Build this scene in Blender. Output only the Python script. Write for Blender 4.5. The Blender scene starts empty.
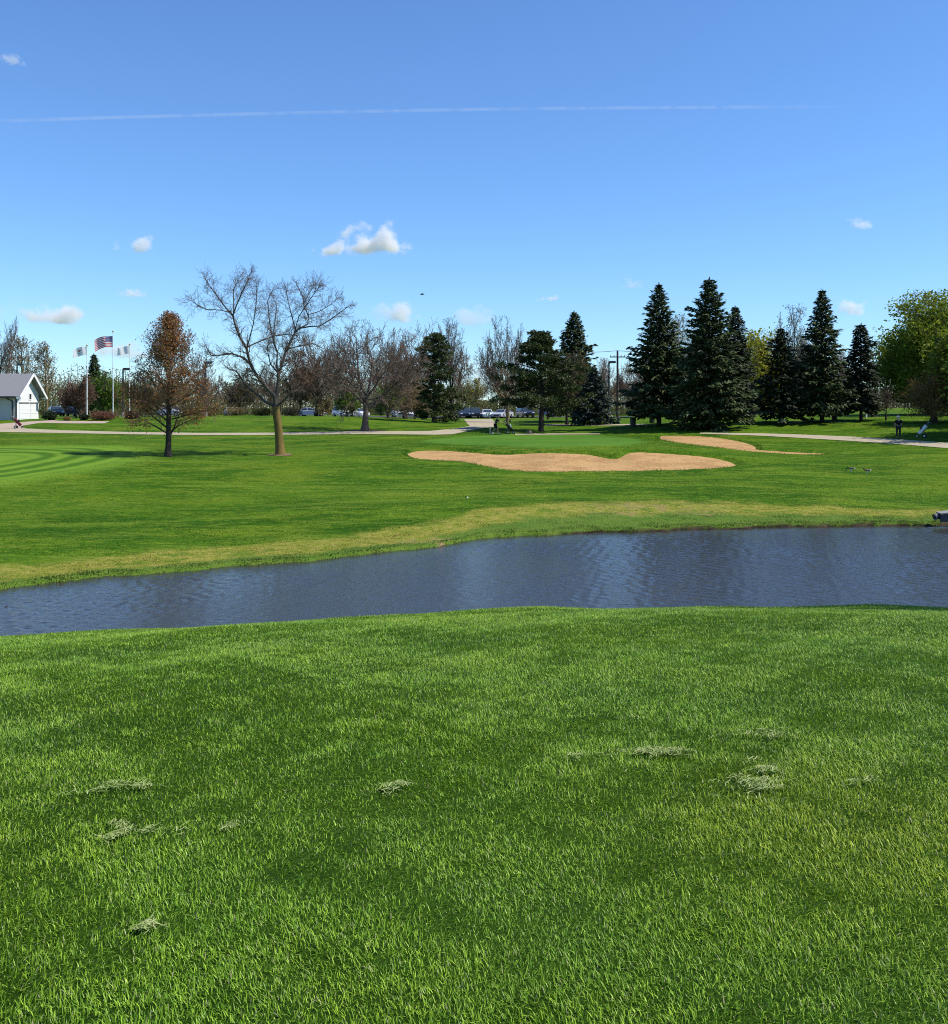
import bpy, bmesh, math, random
import numpy as np
from mathutils import Vector, Matrix, noise as mnoise
from mathutils.geometry import delaunay_2d_cdt

sc = bpy.context.scene
COL = sc.collection
F, CX, HZ, EYE = 1000.0, 474.0, 408.0, 1.6
WATER_Z = -2.5
R = math.radians
PI = math.pi

# ------------------------------------------------------------------ render / world / camera
sc.render.engine = 'CYCLES'
sc.view_settings.view_transform = 'Standard'
sc.view_settings.look = 'None'
sc.view_settings.exposure = 0.3
sc.view_settings.gamma = 1.0
sc.view_settings.use_curve_mapping = False
sc.cycles.max_bounces = 8
sc.cycles.transparent_max_bounces = 8
sc.cycles.volume_bounces = 3
sc.cycles.use_denoising = True
sc.cycles.denoising_prefilter = 'NONE'
sc.cycles.sample_clamp_indirect = 6
sc.cycles.sample_clamp_direct = 5
sc.cycles.filter_width = 1.05

SUN_EL, SUN_AZ = R(53), R(97)
world = bpy.data.worlds.new("World"); sc.world = world; world.use_nodes = True
wn = world.node_tree
sky = wn.nodes.new('ShaderNodeTexSky'); sky.sky_type = 'NISHITA'; sky.sun_disc = False
sky.sun_elevation = SUN_EL; sky.sun_rotation = SUN_AZ
sky.altitude = 0; sky.air_density = 1.0; sky.dust_density = 0.0; sky.ozone_density = 3.0
tint = wn.nodes.new('ShaderNodeMix'); tint.data_type = 'RGBA'; tint.blend_type = 'MULTIPLY'; tint.inputs[0].default_value = 1
tint.inputs[7].default_value = (.545, .75, 1.0, 1)
wn.links.new(sky.outputs[0], tint.inputs[6])
wn.links.new(tint.outputs[2], wn.nodes['Background'].inputs[0])
wn.nodes['Background'].inputs[1].default_value = 0.148

sun = bpy.data.lights.new('sun', 'SUN'); sun.energy = 5.0; sun.angle = R(0.53); sun.color = (1.0, 0.95, 0.86)
so = bpy.data.objects.new('sun', sun); COL.objects.link(so)
sd = Vector((math.sin(SUN_AZ)*math.cos(SUN_EL), math.cos(SUN_AZ)*math.cos(SUN_EL), math.sin(SUN_EL)))
so.rotation_euler = (-sd).to_track_quat('-Z', 'Y').to_euler(); so.location = (30, -20, 60)

cam = bpy.data.cameras.new('camera'); cam.sensor_fit = 'HORIZONTAL'; cam.sensor_width = 36
cam.lens = 36*F/948; cam.shift_y = -(512-HZ)/948; cam.clip_end = 60000; cam.clip_start = 0.05
co = bpy.data.objects.new('camera', cam); COL.objects.link(co); co.location = (0, 0, EYE); co.rotation_euler = (PI/2, 0, 0)
sc.camera = co

# ------------------------------------------------------------------ helpers
def rng_(s): return np.random.default_rng(s)

class MB:
    """collects geometry; build() links it as ONE mesh object"""
    def __init__(self): self.V = []; self.Fs = []; self.n = 0
    def add(self, V, *Fs, mi=0):
        V = np.asarray(V, float).reshape(-1, 3)
        self.V.append(V)
        for f in Fs:
            f = np.asarray(f, int)
            if f.size: self.Fs.append((f + self.n, mi))
        self.n += len(V); return self
    def box(self, c, s, mi=0, rot=0.0, taper=1.0):
        x, y, z = s[0]/2, s[1]/2, s[2]/2
        V = np.array([(-x,-y,-z),(x,-y,-z),(x,y,-z),(-x,y,-z),(-x*taper,-y*taper,z),(x*taper,-y*taper,z),(x*taper,y*taper,z),(-x*taper,y*taper,z)])
        if rot:
            cr, sr = math.cos(rot), math.sin(rot)
            V = np.stack([V[:,0]*cr-V[:,1]*sr, V[:,0]*sr+V[:,1]*cr, V[:,2]], 1)
        return self.add(V+np.array(c), [(0,3,2,1),(4,5,6,7),(0,1,5,4),(1,2,6,5),(2,3,7,6),(3,0,4,7)], mi=mi)
    def tube(self, pts, rad, n=8, mi=0, cap=True):
        pts = np.asarray(pts, float); m = len(pts)
        rad = np.broadcast_to(np.asarray(rad, float), (m,))
        t = np.gradient(pts, axis=0); t /= np.linalg.norm(t, axis=1)[:, None]+1e-9
        ref = np.array((0,0,1.0)) if abs(t[0][2]) < .9 else np.array((1.0,0,0))
        u = np.cross(t, ref); u /= np.linalg.norm(u, axis=1)[:, None]+1e-9
        w = np.cross(t, u)
        a = np.arange(n)*2*PI/n
        V = pts[:,None,:] + rad[:,None,None]*(np.cos(a)[None,:,None]*u[:,None,:]+np.sin(a)[None,:,None]*w[:,None,:])
        i = np.arange(m-1)[:,None]*n; k = np.arange(n)[None,:]; k2 = (k+1) % n
        q = np.stack([i+k, i+k2, i+n+k2, i+n+k], -1).reshape(-1, 4)
        self.add(V.reshape(-1,3), q, mi=mi)
        if cap:
            b = self.n-m*n
            self.Fs.append((np.array([[b+j for j in range(n)][::-1]]), mi))
            self.Fs.append((np.array([[b+(m-1)*n+j for j in range(n)]]), mi))
        return self
    def prism(self, poly, y0, y1, mi=0, s1=1.0):
        """polygon in XZ extruded along Y"""
        p = np.asarray(poly, float); n = len(p)
        V = np.concatenate([np.stack([p[:,0], np.full(n,y0), p[:,1]],1), np.stack([p[:,0], np.full(n,y1), p[:,1]],1)])
        q = [(i, (i+1)%n, n+(i+1)%n, n+i) for i in range(n)]
        return self.add(V, q, [list(range(n))[::-1]], [list(range(n, 2*n))], mi=mi)
    def ball(self, c, r, nu=12, nv=8, mi=0, fn=None):
        V = []; 
        for j in range(1, nv):
            th = PI*j/nv
            for i in range(nu):
                ph = 2*PI*i/nu; V.append((math.sin(th)*math.cos(ph), math.sin(th)*math.sin(ph), math.cos(th)))
        V += [(0,0,1),(0,0,-1)]; V = np.array(V)
        if fn is not None: V = V*fn(V)[:,None]
        q = [(j*nu+i, (j+1)*nu+i, (j+1)*nu+(i+1)%nu, j*nu+(i+1)%nu) for j in range(nv-2) for i in range(nu)]
        a, b = (nv-1)*nu, (nv-1)*nu+1
        t = [(a, i, (i+1)%nu) for i in range(nu)] + [(b, (nv-2)*nu+(i+1)%nu, (nv-2)*nu+i) for i in range(nu)]
        return self.add(V*np.broadcast_to(np.asarray(r,float),(3,))+np.array(c), q, t, mi=mi)
    def build(self, name, mats, parent=None, smooth=False, **tags):
        V = np.concatenate(self.V) if self.V else np.zeros((0,3))
        me = bpy.data.meshes.new(name)
        me.vertices.add(len(V)); me.vertices.foreach_set('co', V.astype(np.float32).ravel())
        loops = np.concatenate([f.ravel() for f,_ in self.Fs])
        tot = np.concatenate([np.full(len(f), f.shape[1]) for f,_ in self.Fs])
        mi = np.concatenate([np.full(len(f), m) for f,m in self.Fs])
        start = np.concatenate([[0], np.cumsum(tot)[:-1]])
        me.loops.add(len(loops)); me.loops.foreach_set('vertex_index', loops.astype(np.int32))
        me.polygons.add(len(tot)); me.polygons.foreach_set('loop_start', start.astype(np.int32))
        me.polygons.foreach_set('material_index', mi.astype(np.int32))
        me.polygons.foreach_set('use_smooth', np.full(len(tot), bool(smooth)))
        me.update(calc_edges=True)
        for m in (mats if isinstance(mats, (list, tuple)) else [mats]): me.materials.append(m)
        o = bpy.data.objects.new(name, me); COL.objects.link(o)
        if parent is not None: o.parent = parent
        for k, v in tags.items(): o[k] = v
        return o

def tag(o, label, cat, group=None, kind=None):
    o['label'] = label; o['category'] = cat
    if group: o['group'] = group
    if kind: o['kind'] = kind
    return o
def thing(name, label, cat, loc=(0,0,0), rz=0.0, group=None):
    o = bpy.data.objects.new(name, None); COL.objects.link(o); o.empty_display_size = .3
    o.location = loc; o.rotation_euler = (0, 0, rz)
    return tag(o, label, cat, group)
def dup(root, loc, rz=0.0, label=None, scale=None):
    r = root.copy(); COL.objects.link(r); r.location = loc; r.rotation_euler = (0, 0, rz)
    if label: r['label'] = label
    if scale is not None: r.scale = scale if hasattr(scale, '__len__') else (scale,)*3
    for ch in list(root.children):
        c = ch.copy(); COL.objects.link(c); c.parent = r
        for g in list(ch.children):
            d = g.copy(); COL.objects.link(d); d.parent = c
    return r

# ------------------------------------------------------------------ node helpers
class NT:
    def __init__(self, name):
        self.m = bpy.data.materials.new(name); self.m.use_nodes = True
        self.t = self.m.node_tree; self.t.nodes.clear()
        self.out = self.t.nodes.new('ShaderNodeOutputMaterial')
    def n(self, typ, **kw):
        nd = self.t.nodes.new(typ)
        for k, v in kw.items(): setattr(nd, k, v)
        return nd
    def l(self, a, b): self.t.links.new(a, b)
    def val(self, sock, v):
        if hasattr(v, 'is_linked') or hasattr(v, 'links'): self.l(v, sock)
        else: sock.default_value = v
    def pos(self):
        return self.n('ShaderNodeNewGeometry').outputs['Position']
    def obj(self): return self.n('ShaderNodeTexCoord').outputs['Object']
    def noise(self, vec, scale, detail=3, rough=.55, sv=None, dist=0.0):
        if sv is not None:
            mp = self.n('ShaderNodeMapping'); mp.inputs['Scale'].default_value = sv; self.l(vec, mp.inputs['Vector']); vec = mp.outputs[0]
        t = self.n('ShaderNodeTexNoise'); self.l(vec, t.inputs['Vector'])
        t.inputs['Scale'].default_value = scale; t.inputs['Detail'].default_value = detail; t.inputs['Roughness'].default_value = rough
        t.inputs['Distortion'].default_value = dist
        return t.outputs['Fac']
    def math(self, op, a, b=None, c=None, clamp=False):
        m = self.n('ShaderNodeMath', operation=op); m.use_clamp = clamp
        self.val(m.inputs[0], a)
        if b is not None: self.val(m.inputs[1], b)
        if c is not None: self.val(m.inputs[2], c)
        return m.outputs[0]
    def ramp(self, v, lo, hi):
        m = self.n('ShaderNodeMapRange'); m.interpolation_type = 'SMOOTHSTEP'
        self.l(v, m.inputs[0]); m.inputs[1].default_value = lo; m.inputs[2].default_value = hi
        return m.outputs[0]
    def mix(self, f, a, b, mode='MIX'):
        m = self.n('ShaderNodeMix', data_type='RGBA', blend_type=mode)
        self.val(m.inputs[0], f)
        for s, v in ((m.inputs[6], a), (m.inputs[7], b)):
            if isinstance(v, tuple): s.default_value = (*v, 1) if len(v) == 3 else v
            else: self.l(v, s)
        return m.outputs[2]
    def attr(self, name):
        a = self.n('ShaderNodeAttribute'); a.attribute_name = name; return a.outputs['Fac']
    def island(self): return self.n('ShaderNodeNewGeometry').outputs['Random Per Island']
    def bump(self, h, strength=.5, dist=.05):
        b = self.n('ShaderNodeBump'); self.l(h, b.inputs['Height']); b.inputs['Strength'].default_value = strength
        b.inputs['Distance'].default_value = dist; return b.outputs[0]
    def bsdf(self, col, rough=.7, spec=.3, metal=0.0, normal=None, **kw):
        p = self.n('ShaderNodeBsdfPrincipled')
        if isinstance(col, tuple): p.inputs['Base Color'].default_value = (*col, 1)
        else: self.l(col, p.inputs['Base Color'])
        self.val(p.inputs['Roughness'], rough); p.inputs['Specular IOR Level'].default_value = spec
        p.inputs['Metallic'].default_value = metal
        if normal is not None: self.l(normal, p.inputs['Normal'])
        for k, v in kw.items(): p.inputs[k].default_value = v
        return p.outputs[0]
    def done(self, sh): self.l(sh, self.out.inputs['Surface']); return self.m

def simple(name, col, rough=.6, spec=.4, metal=0.0, var=.15, scale=6.0, **kw):
    t = NT(name); o = t.obj(); nz = t.noise(o, scale, 4)
    d = tuple(c*(1-var) for c in col); b = tuple(min(1, c*(1+var)) for c in col)
    return t.done(t.bsdf(t.mix(nz, d, b), rough, spec, metal, **kw))
def leafmat(name, cols, trans=.3, rough=.55, spec=.25, patch=None):
    t = NT(name); r = t.island()
    c = cols[0]
    for i, k in enumerate(cols[1:]):
        c = t.mix(t.ramp(r, (i)/(len(cols)-1), (i+1)/(len(cols)-1)), c, k)
    if patch:
        c = t.mix(t.ramp(t.noise(t.obj(), patch[0], 2), .45, .62), c, patch[1])
    b = t.bsdf(c, rough, spec)
    tr = t.n('ShaderNodeBsdfTranslucent'); t.l(c, tr.inputs['Color'])
    mx = t.n('ShaderNodeMixShader'); mx.inputs[0].default_value = trans
    t.l(b, mx.inputs[1]); t.l(tr.outputs[0], mx.inputs[2])
    return t.done(mx.outputs[0])
def barkmat(name, c1, c2, scale=3.0):
    t = NT(name); o = t.obj(); n1 = t.noise(o, scale, 5, .65, sv=(1,1,.25)); n2 = t.noise(o, scale*4, 3)
    return t.done(t.bsdf(t.mix(n1, c1, c2), .9, .15, normal=t.bump(n2, .6, .03)))

# ------------------------------------------------------------------ terrain
shore_px = [(0,590),(100,579),(200,570),(300,561),(400,551),(440,546.5),(470,541),(520,537),(600,533),(700,529.5),(800,528),(880,526.5),(948,525)]
SX, SY = [], []
for px, py in shore_px:
    Y = (EYE-WATER_Z)*F/(py-HZ); SX.append((px-CX)/F*Y); SY.append(Y)
SXe = np.array([-40, -17.5, -14] + SX + [24, 34, 50, 70, 90]); SYe = np.array([17.0, 17.6, 20.3] + SY + [36.6, 37, 36, 30, 15])
def yfar(X):
    w = .22*np.sin(X*1.9+.4)+.12*np.sin(X*4.7)+.07*np.sin(X*9.1+2)+.3*np.sin(X*.6+1)
    return np.interp(X, SXe, SYe) + .55*w
CTRL = []
def c_(px, py, Y): CTRL.append(((px-CX)/F*Y, Y, EYE-(py-HZ)*Y/F))
cols = {
 0: [(560,26),(500,41),(480,47),(460,56),(445,68),(434,88),(430.5,92.5),(424,100),(420.5,106),(419,113),(417,130),(416,170)],
 130: [(551,28.5),(500,42),(475,50),(455,60),(434.5,88),(431.5,92),(423,103),(417.5,112),(416.5,130),(416,170)],
 275: [(537,31),(500,42),(475,51),(455,62),(437,84),(433.5,89),(423.5,102),(417.2,112),(416.5,130),(416.5,170)],
 380: [(455,60),(437,84),(434,89),(424.5,102),(418.5,114),(417.5,130),(417,170)],
 474: [(510,36),(490,44),(471,53),(449,62),(436,88),(429,96),(425,107),(421.5,124),(418.6,165)],
 570: [(449,61.5),(436,88),(430,98),(425,108),(420,125),(417.3,150),(417,170)],
 660: [(502,39),(485,46),(470,54),(450,61),(440,76),(433,88),(425,96),(420.5,112),(417.5,140),(416.5,170)],
 822: [(503,39.5),(485,47),(465,57),(453,66),(438,80),(430,87),(422,94),(415,120),(411,160)],
 948: [(510,38.5),(490,46),(465,57),(448,67.5),(444,71),(437,77.5),(425,87),(413,115),(407.5,160)]}
for px, L in cols.items():
    for py, Y in L: c_(px, py, Y)
for px, L in ((0, cols[0]), (948, cols[948])):
    for py, Y in L:
        X = (px-CX)/F*Y; CTRL.append((X+(-22 if px == 0 else 22), Y, EYE-(py-HZ)*Y/F))
for x, y in zip(SX, SY): CTRL.append((x, y, WATER_Z+.1))
CTRL.append((-30, 20, WATER_Z+.1)); CTRL.append((40, 36, WATER_Z+.1))
CTRL = np.array(CTRL)
def _k(r2): return .5*r2*np.log(r2+1e-9)
_n = len(CTRL); _D = ((CTRL[:,None,:2]-CTRL[None,:,:2])**2).sum(-1)
_A = np.zeros((_n+3, _n+3)); _A[:_n,:_n] = _k(_D)+np.eye(_n)*2.0; _P = np.c_[np.ones(_n), CTRL[:,:2]]; _A[:_n,_n:] = _P; _A[_n:,:_n] = _P.T
_W = np.linalg.solve(_A, np.r_[CTRL[:,2], 0, 0, 0])
def land(X, Y):
    X = np.clip(X, -72, 72); Yc = np.clip(Y, 20, 172)
    out = np.empty(len(X))
    for i in range(0, len(X), 40000):
        s = slice(i, i+40000)
        d = (X[s,None]-CTRL[None,:,0])**2+(Yc[s,None]-CTRL[None,:,1])**2
        out[s] = _k(d)@_W[:_n]+_W[_n]+_W[_n+1]*X[s]+_W[_n+2]*Yc[s]
    f = np.clip((Y-172)/50, 0, 1); f = f*f*(3-2*f)
    return out*(1-f)+.1*f
def fore(X, Y):
    b = -.062+.027*np.clip(-X/5.7, -.15, 1.6)
    y = np.maximum(Y, 3.15)
    z = -b*y-.0111*y*y
    return z+.018*np.sin(X*1.3+.7*Y)*np.sin(Y*1.1+1)+.012*np.sin(X*2.9-1.2*Y+2)
def dfar(X, Y):
    s = .75
    return (Y-yfar(X))*s
def rough_(X, Y):
    return .05*np.sin(X*.31+Y*.17)*np.sin(Y*.23+1)+.03*np.sin(X*.9+1.3)*np.sin(Y*.53)
BUNK = []
def poly_d(P, X, Y):
    """signed distance, >0 inside"""
    P = np.asarray(P); n = len(P); d = np.full(len(X), 1e9); ins = np.zeros(len(X), bool)
    for i in range(n):
        a, b = P[i], P[(i+1)%n]; e = b-a; w = np.stack([X-a[0], Y-a[1]], 1)
        t = np.clip((w@e)/(e@e+1e-12), 0, 1); d = np.minimum(d, np.hypot(w[:,0]-t*e[0], w[:,1]-t*e[1]))
        c = ((a[1] > Y) != (b[1] > Y)) & (X < (b[0]-a[0])*(Y-a[1])/(b[1]-a[1]+1e-12)+a[0]); ins ^= c
    return np.where(ins, d, -d)
def H(X, Y, carve=True):
    X = np.atleast_1d(np.asarray(X, float)).ravel(); Y = np.atleast_1d(np.asarray(Y, float)).ravel()
    d = dfar(X, Y)
    hf = fore(X, Y)
    m = (Y > 14) & (d > -8)
    hl = np.full(len(X), -9.0)
    if m.any(): hl[m] = land(X[m], Y[m])
    lo = np.clip((d+.12)/.24, 0, 1)
    rr = rough_(X, Y)*np.clip((d-1)/4, 0, 1)
    lnd = np.where(d > -.12, np.maximum(hl, WATER_Z+.09+.06*np.clip((X-1)/6, 0, 1)*(.6+.4*np.sin(X*3.1)*np.sin(X*1.3)))*lo+(WATER_Z-.3)*(1-lo)+rr, WATER_Z-.3+np.maximum(d, -3)*.2)
    h = np.where(Y < 14, hf, np.maximum(np.maximum(np.where(Y > 26, -9, hf), lnd), WATER_Z-.9))
    if carve:
        for P, dep in BUNK:
            lo_, hi_ = P.min(0)-1, P.max(0)+1
            k = (X > lo_[0]) & (X < hi_[0]) & (Y > lo_[1]) & (Y < hi_[1])
            if k.any():
                s = np.clip((poly_d(P, X[k], Y[k])+.35)/.35, 0, 1); h[k] -= dep*s
    return h
def h1(x, y): return float(H([x], [y])[0])
def ray(px, py, y0=23.0, y1=250.0):
    Y = np.arange(y0, y1, .06); X = (px-CX)/F*Y
    g = H(X, Y, carve=False); z = EYE-(py-HZ)*Y/F
    k = np.nonzero(g >= z)[0]
    i = k[0] if len(k) else len(Y)-1
    return X[i], Y[i]
def at(px, Y):
    x = (px-CX)/F*Y; return (x, Y, h1(x, Y))
def top(py, Y): return EYE-(py-HZ)*Y/F

b1 = [(406,452),(412,449.2),(425,448),(445,448),(470,450),(495,452),(515,452),(540,450),(560,450.5),(590,452),(600,454.2),(610,456.2),(619,456.2),(626,451.4),(636,449.5),(650,450),(680,452),(705,454),(720,456.5),(732,460),(738,463),(728,466),(700,468),(660,469),(620,470),(580,470),(550,470.5),(525,470),(505,468),(490,465),(470,461),(450,459.5),(430,459),(415,457)]
b2 = [(660,435.5),(664,434),(690,434.5),(715,436),(735,439),(748,442),(757,446),(754,448),(775,449.5),(805,451.0),(834,452.3),(806,454.2),(770,452.3),(740,449.7),(715,446.3),(690,443.3),(668,440.5),(660,438)]
def smooth_poly(P, k=2):
    P = np.asarray(P, float)
    for _ in range(k):
        Q = np.roll(P, -1, 0); P = np.stack([.75*P+.25*Q, .25*P+.75*Q], 1).reshape(-1, 2)
    return P
PB1 = smooth_poly([ray(*p) for p in b1], 2); PB2 = smooth_poly([ray(*p) for p in b2], 2)
BUNK += [(PB1, .20), (PB2, .15)]

def axis(parts):
    out = []
    for a, b, s in parts: out += list(np.arange(a, b-1e-6, s))
    out.append(parts[-1][1]); return np.array(out)
gx = list(np.geomspace(60, 3500, 22))
XS = np.concatenate([-np.array(gx[::-1]), axis([(-59,-32,.9),(-32,32,.3),(32,59.9,.9)])[:-1], gx])
YS = np.concatenate([axis([(-60,0,4),(0,16,.4),(16,40,.22),(40,68,.33),(68,130,.7),(130,200,2.5)]), np.geomspace(215, 9000, 24)])
GX, GY = np.meshgrid(XS, YS)
GZ = H(GX.ravel(), GY.ravel())
nx, ny = len(XS), len(YS)
ii = np.arange(nx-1)[None,:]+np.arange(ny-1)[:,None]*nx
quads = np.stack([ii, ii+1, ii+nx+1, ii+nx], -1).reshape(-1, 4)

# ---- ground material
def width_fringe(X): return np.interp(X, [-15,-9,-3,0,3,6,10,16,30], [2.2,2.6,3.0,3.6,4.7,4.8,3.6,2.5,2.2])
t = NT('grass_ground'); p = t.pos()
sep = t.n('ShaderNodeSeparateXYZ'); t.l(p, sep.inputs[0])
def fairway(t, p):
    nA = t.noise(p, .09, 4, .6); nB = t.noise(p, .45, 4, .6, sv=(.5,1,1)); nC = t.noise(p, 2.2, 4, .65, sv=(.6,1,1)); nD = t.noise(p, 14, 3, .6)
    nE = t.noise(p, 2.6, 6, .78, sv=(.6,1,1)); nF = t.noise(p, 6.5, 5, .8, sv=(.7,1,1)); nG = t.noise(p, .16, 5, .65)
    nH = t.noise(p, .8, 5, .7, sv=(.25,1,1), dist=1.2)
    c = t.mix(t.ramp(nA, .40, .60), (.030,.088,.003), (.056,.126,.005))
    c = t.mix(t.ramp(nB, .46, .62), c, (.084,.156,.008))
    c = t.mix(t.math('MULTIPLY', t.ramp(nG, .52, .62), .6), c, (.135,.188,.012))
    c = t.mix(t.math('MULTIPLY', t.ramp(nH, .52, .62), .6), c, (.150,.205,.022))
    c = t.mix(t.math('MULTIPLY', t.ramp(nH, .45, .36), .5), c, (.020,.066,.003))
    c = t.mix(t.math('MULTIPLY', t.ramp(nE, .52, .62), .75), c, (.150,.208,.016))
    c = t.mix(t.math('MULTIPLY', t.ramp(nF, .50, .62), .6), c, (.014,.048,.002))
    return t.mix(t.math('MULTIPLY', t.ramp(nD, .45, .7), .5), c, (.015,.050,.002)), nB, nC, nD
far_c, nB, nC, nD = fairway(t, p)
# green surface, lighter
gr = t.attr('green'); far_c = t.mix(t.math('MULTIPLY', gr, .65), far_c, t.mix(t.ramp(nB,.35,.65), (.066,.165,.020), (.082,.19,.026)))
# mow stripes on the tee
dx = t.math('DIVIDE', t.math('ADD', sep.outputs[0], 27.5), 7.2); dy = t.math('DIVIDE', t.math('SUBTRACT', sep.outputs[1], 55.5), 11.5)
rr = t.math('SQRT', t.math('ADD', t.math('MULTIPLY', dx, dx), t.math('MULTIPLY', dy, dy)))
rr2 = t.math('ADD', rr, t.math('MULTIPLY', t.math('SUBTRACT', nB, .5), .16))
st = t.ramp(t.math('SINE', t.math('MULTIPLY', rr2, 31.0)), -.9, .9)
inside = t.math('MULTIPLY', t.ramp(rr2, 1.06, 1.0), t.ramp(rr2, .2, .4))
far_c = t.mix(t.math('MULTIPLY', t.ramp(rr2, 1.35, 1.0), .8), far_c, (.135,.240,.022))
far_c = t.mix(t.math('MULTIPLY', t.math('MULTIPLY', st, inside), .75), far_c, (.024,.085,.004))
# fringe
fr = t.attr('fringe')
fr2 = t.math('ADD', fr, t.math('MULTIPLY', t.math('SUBTRACT', t.noise(p, .55, 4, .6), .5), .75))
fmask = t.ramp(fr2, 1.12, .86)
fcol = t.mix(t.ramp(t.noise(p, 3.0, 5, .75), .40, .60), (.150,.180,.016), (.260,.235,.050))
fcol = t.mix(t.math('MULTIPLY', t.ramp(t.noise(p, 1.0, 5, .7), .53, .63), .7), fcol, (.062,.135,.008))
fcol = t.mix(t.math('MULTIPLY', t.ramp(nD, .52, .72), .7), fcol, (.07,.075,.018))
low = t.ramp(t.math('SUBTRACT', fr2, t.math('MULTIPLY', t.ramp(sep.outputs[0], -1., 3.), .22)), .36, .16)
fcol = t.mix(t.math('MULTIPLY', low, .8), fcol, (.065,.135,.018))
far_c = t.mix(fmask, far_c, fcol)
soil = t.math('MULTIPLY', t.attr('soil'), t.ramp(t.noise(p, 2.2, 5, .75), .50, .60))
far_c = t.mix(soil, far_c, (.25,.175,.085))
mud = t.ramp(t.attr('mud'), .35, .75)
far_c = t.mix(mud, far_c, t.mix(t.ramp(nC,.4,.6), (.020,.015,.010), (.055,.038,.026)))
# foreground ground under the blades, a darker green
fg = t.mix(t.ramp(nB, .4, .6), (.014,.036,.003), (.022,.050,.004))
col = t.mix(t.attr('fore'), far_c, fg)
hb = t.math('ADD', t.noise(p, 9, 4, .7), t.math('MULTIPLY', nC, .6))
ground_m = t.done(t.bsdf(col, .9, .04, normal=t.bump(hb, .55, .07)))

mb = MB(); mb.add(np.stack([GX.ravel(), GY.ravel(), GZ], 1), quads)
ground = mb.build('ground', ground_m, smooth=True)
tag(ground, 'rolling mown golf course grass around the pond', 'ground', kind='structure')
def vattr(me, name, arr):
    a = me.attributes.new(name, 'FLOAT', 'POINT'); a.data.foreach_set('value', np.asarray(arr, np.float32))
X_, Y_ = GX.ravel(), GY.ravel(); D_ = dfar(X_, Y_)
vattr(ground.data, 'fringe', np.where((Y_ > 17) & (D_ > -1), np.maximum(D_,0)/width_fringe(X_), 9))
vattr(ground.data, 'fore', ((Y_ < 24) & (D_ < -1)).astype(float))
vattr(ground.data, 'mud', np.clip(1.1-np.abs(D_)/.22, 0, 1)*np.clip((X_+2)/6, .15, 1)*(Y_ > 20))
so_ = np.zeros(len(X_))
for px, py, r in ((655,507,1.6),(690,512,1.0),(620,513,.9),(430,541,.8)):
    x, y = ray(px, py); so_ = np.maximum(so_, np.clip(1.3-np.hypot((X_-x)/1.5, Y_-y)/r, 0, 1))
vattr(ground.data, 'soil', so_)
PG = smooth_poly([ray(*q) for q in [(405,441),(470,434.5),(560,433.5),(640,436),(650,445),(600,447),(520,448),(440,445)]], 2)
vattr(ground.data, 'green', np.clip(poly_d(PG, X_, Y_)/1.2+.3, 0, 1))

# ---- conforming sheets
def sheet(poly, name, mat, lift, step):
    P = np.asarray(poly, float); lo, hi = P.min(0), P.max(0)
    gx_ = np.arange(lo[0]+step/2, hi[0], step); gy_ = np.arange(lo[1]+step/2, hi[1], step)
    A, B = np.meshgrid(gx_, gy_); A = A.ravel(); B = B.ravel()
    k = poly_d(P, A, B) > step*.3; pts = np.concatenate([P, np.stack([A[k], B[k]], 1)])
    n = len(P); r = delaunay_2d_cdt([Vector(q) for q in pts], [(i, (i+1)%n) for i in range(n)], [list(range(n))], 1, 1e-5)
    V = np.array([(v.x, v.y) for v in r[0]]); Z = H(V[:,0], V[:,1])+lift
    m = MB(); m.add(np.c_[V, Z], np.array(r[2])); return m.build(name, mat, smooth=True)
t = NT('bunker_sand'); p = t.pos()
n1 = t.noise(p, .5, 4, .6); n2 = t.noise(p, 3.5, 4, .7); n3 = t.noise(p, 30, 3)
n4 = t.noise(p, 1.1, 5, .7, sv=(.6,1,1)); c = t.mix(t.ramp(n1, .42, .6), (.46,.280,.118), (.36,.210,.086)); c = t.mix(t.math('MULTIPLY', t.ramp(n4,.5,.62), .45), c, (.27,.150,.070)); c = t.mix(t.math('MULTIPLY', t.ramp(n2,.52,.68), .55), c, (.50,.32,.135))
sand_m = t.done(t.bsdf(c, .95, .1, normal=t.bump(t.math('ADD', n2, t.math('MULTIPLY', n3, .3)), .9, .12)))
tag(sheet(PB1, 'sand_bunker', sand_m, .03, .45), 'long tan sand bunker in front of the green nearest the pond', 'sand bunker', 'sand bunkers', 'structure')
tag(sheet(PB2, 'sand_bunker', sand_m, .03, .45), 'smaller tan sand bunker below the tall spruces', 'sand bunker', 'sand bunkers', 'structure')
t = NT('path_concrete'); p = t.pos()
c = t.mix(t.noise(p, 1.2, 5, .65), (.30,.25,.165), (.42,.36,.25)); c = t.mix(t.math('MULTIPLY', t.ramp(t.noise(p, 9, 3), .55, .7), .5), c, (.26,.22,.16))
path_m = t.done(t.bsdf(c, .9, .15))
def path_poly(up, dn):
    return np.array([ray(*q) for q in up]+[ray(*q) for q in dn[::-1]])
def dens(P, n=6):
    P = np.asarray(P, float); s = np.linspace(0, len(P)-1, (len(P)-1)*n+1); i = np.arange(len(P))
    return list(zip(np.interp(s, i, P[:,0]), np.interp(s, i, P[:,1])))
PATHS = []
def spath(up, dn, name, label):
    P = path_poly(dens(up), dens(dn)); PATHS.append(P); return tag(sheet(P, name, path_m, .03, .8), label, 'path', 'paths of the golf course', 'structure')
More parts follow.
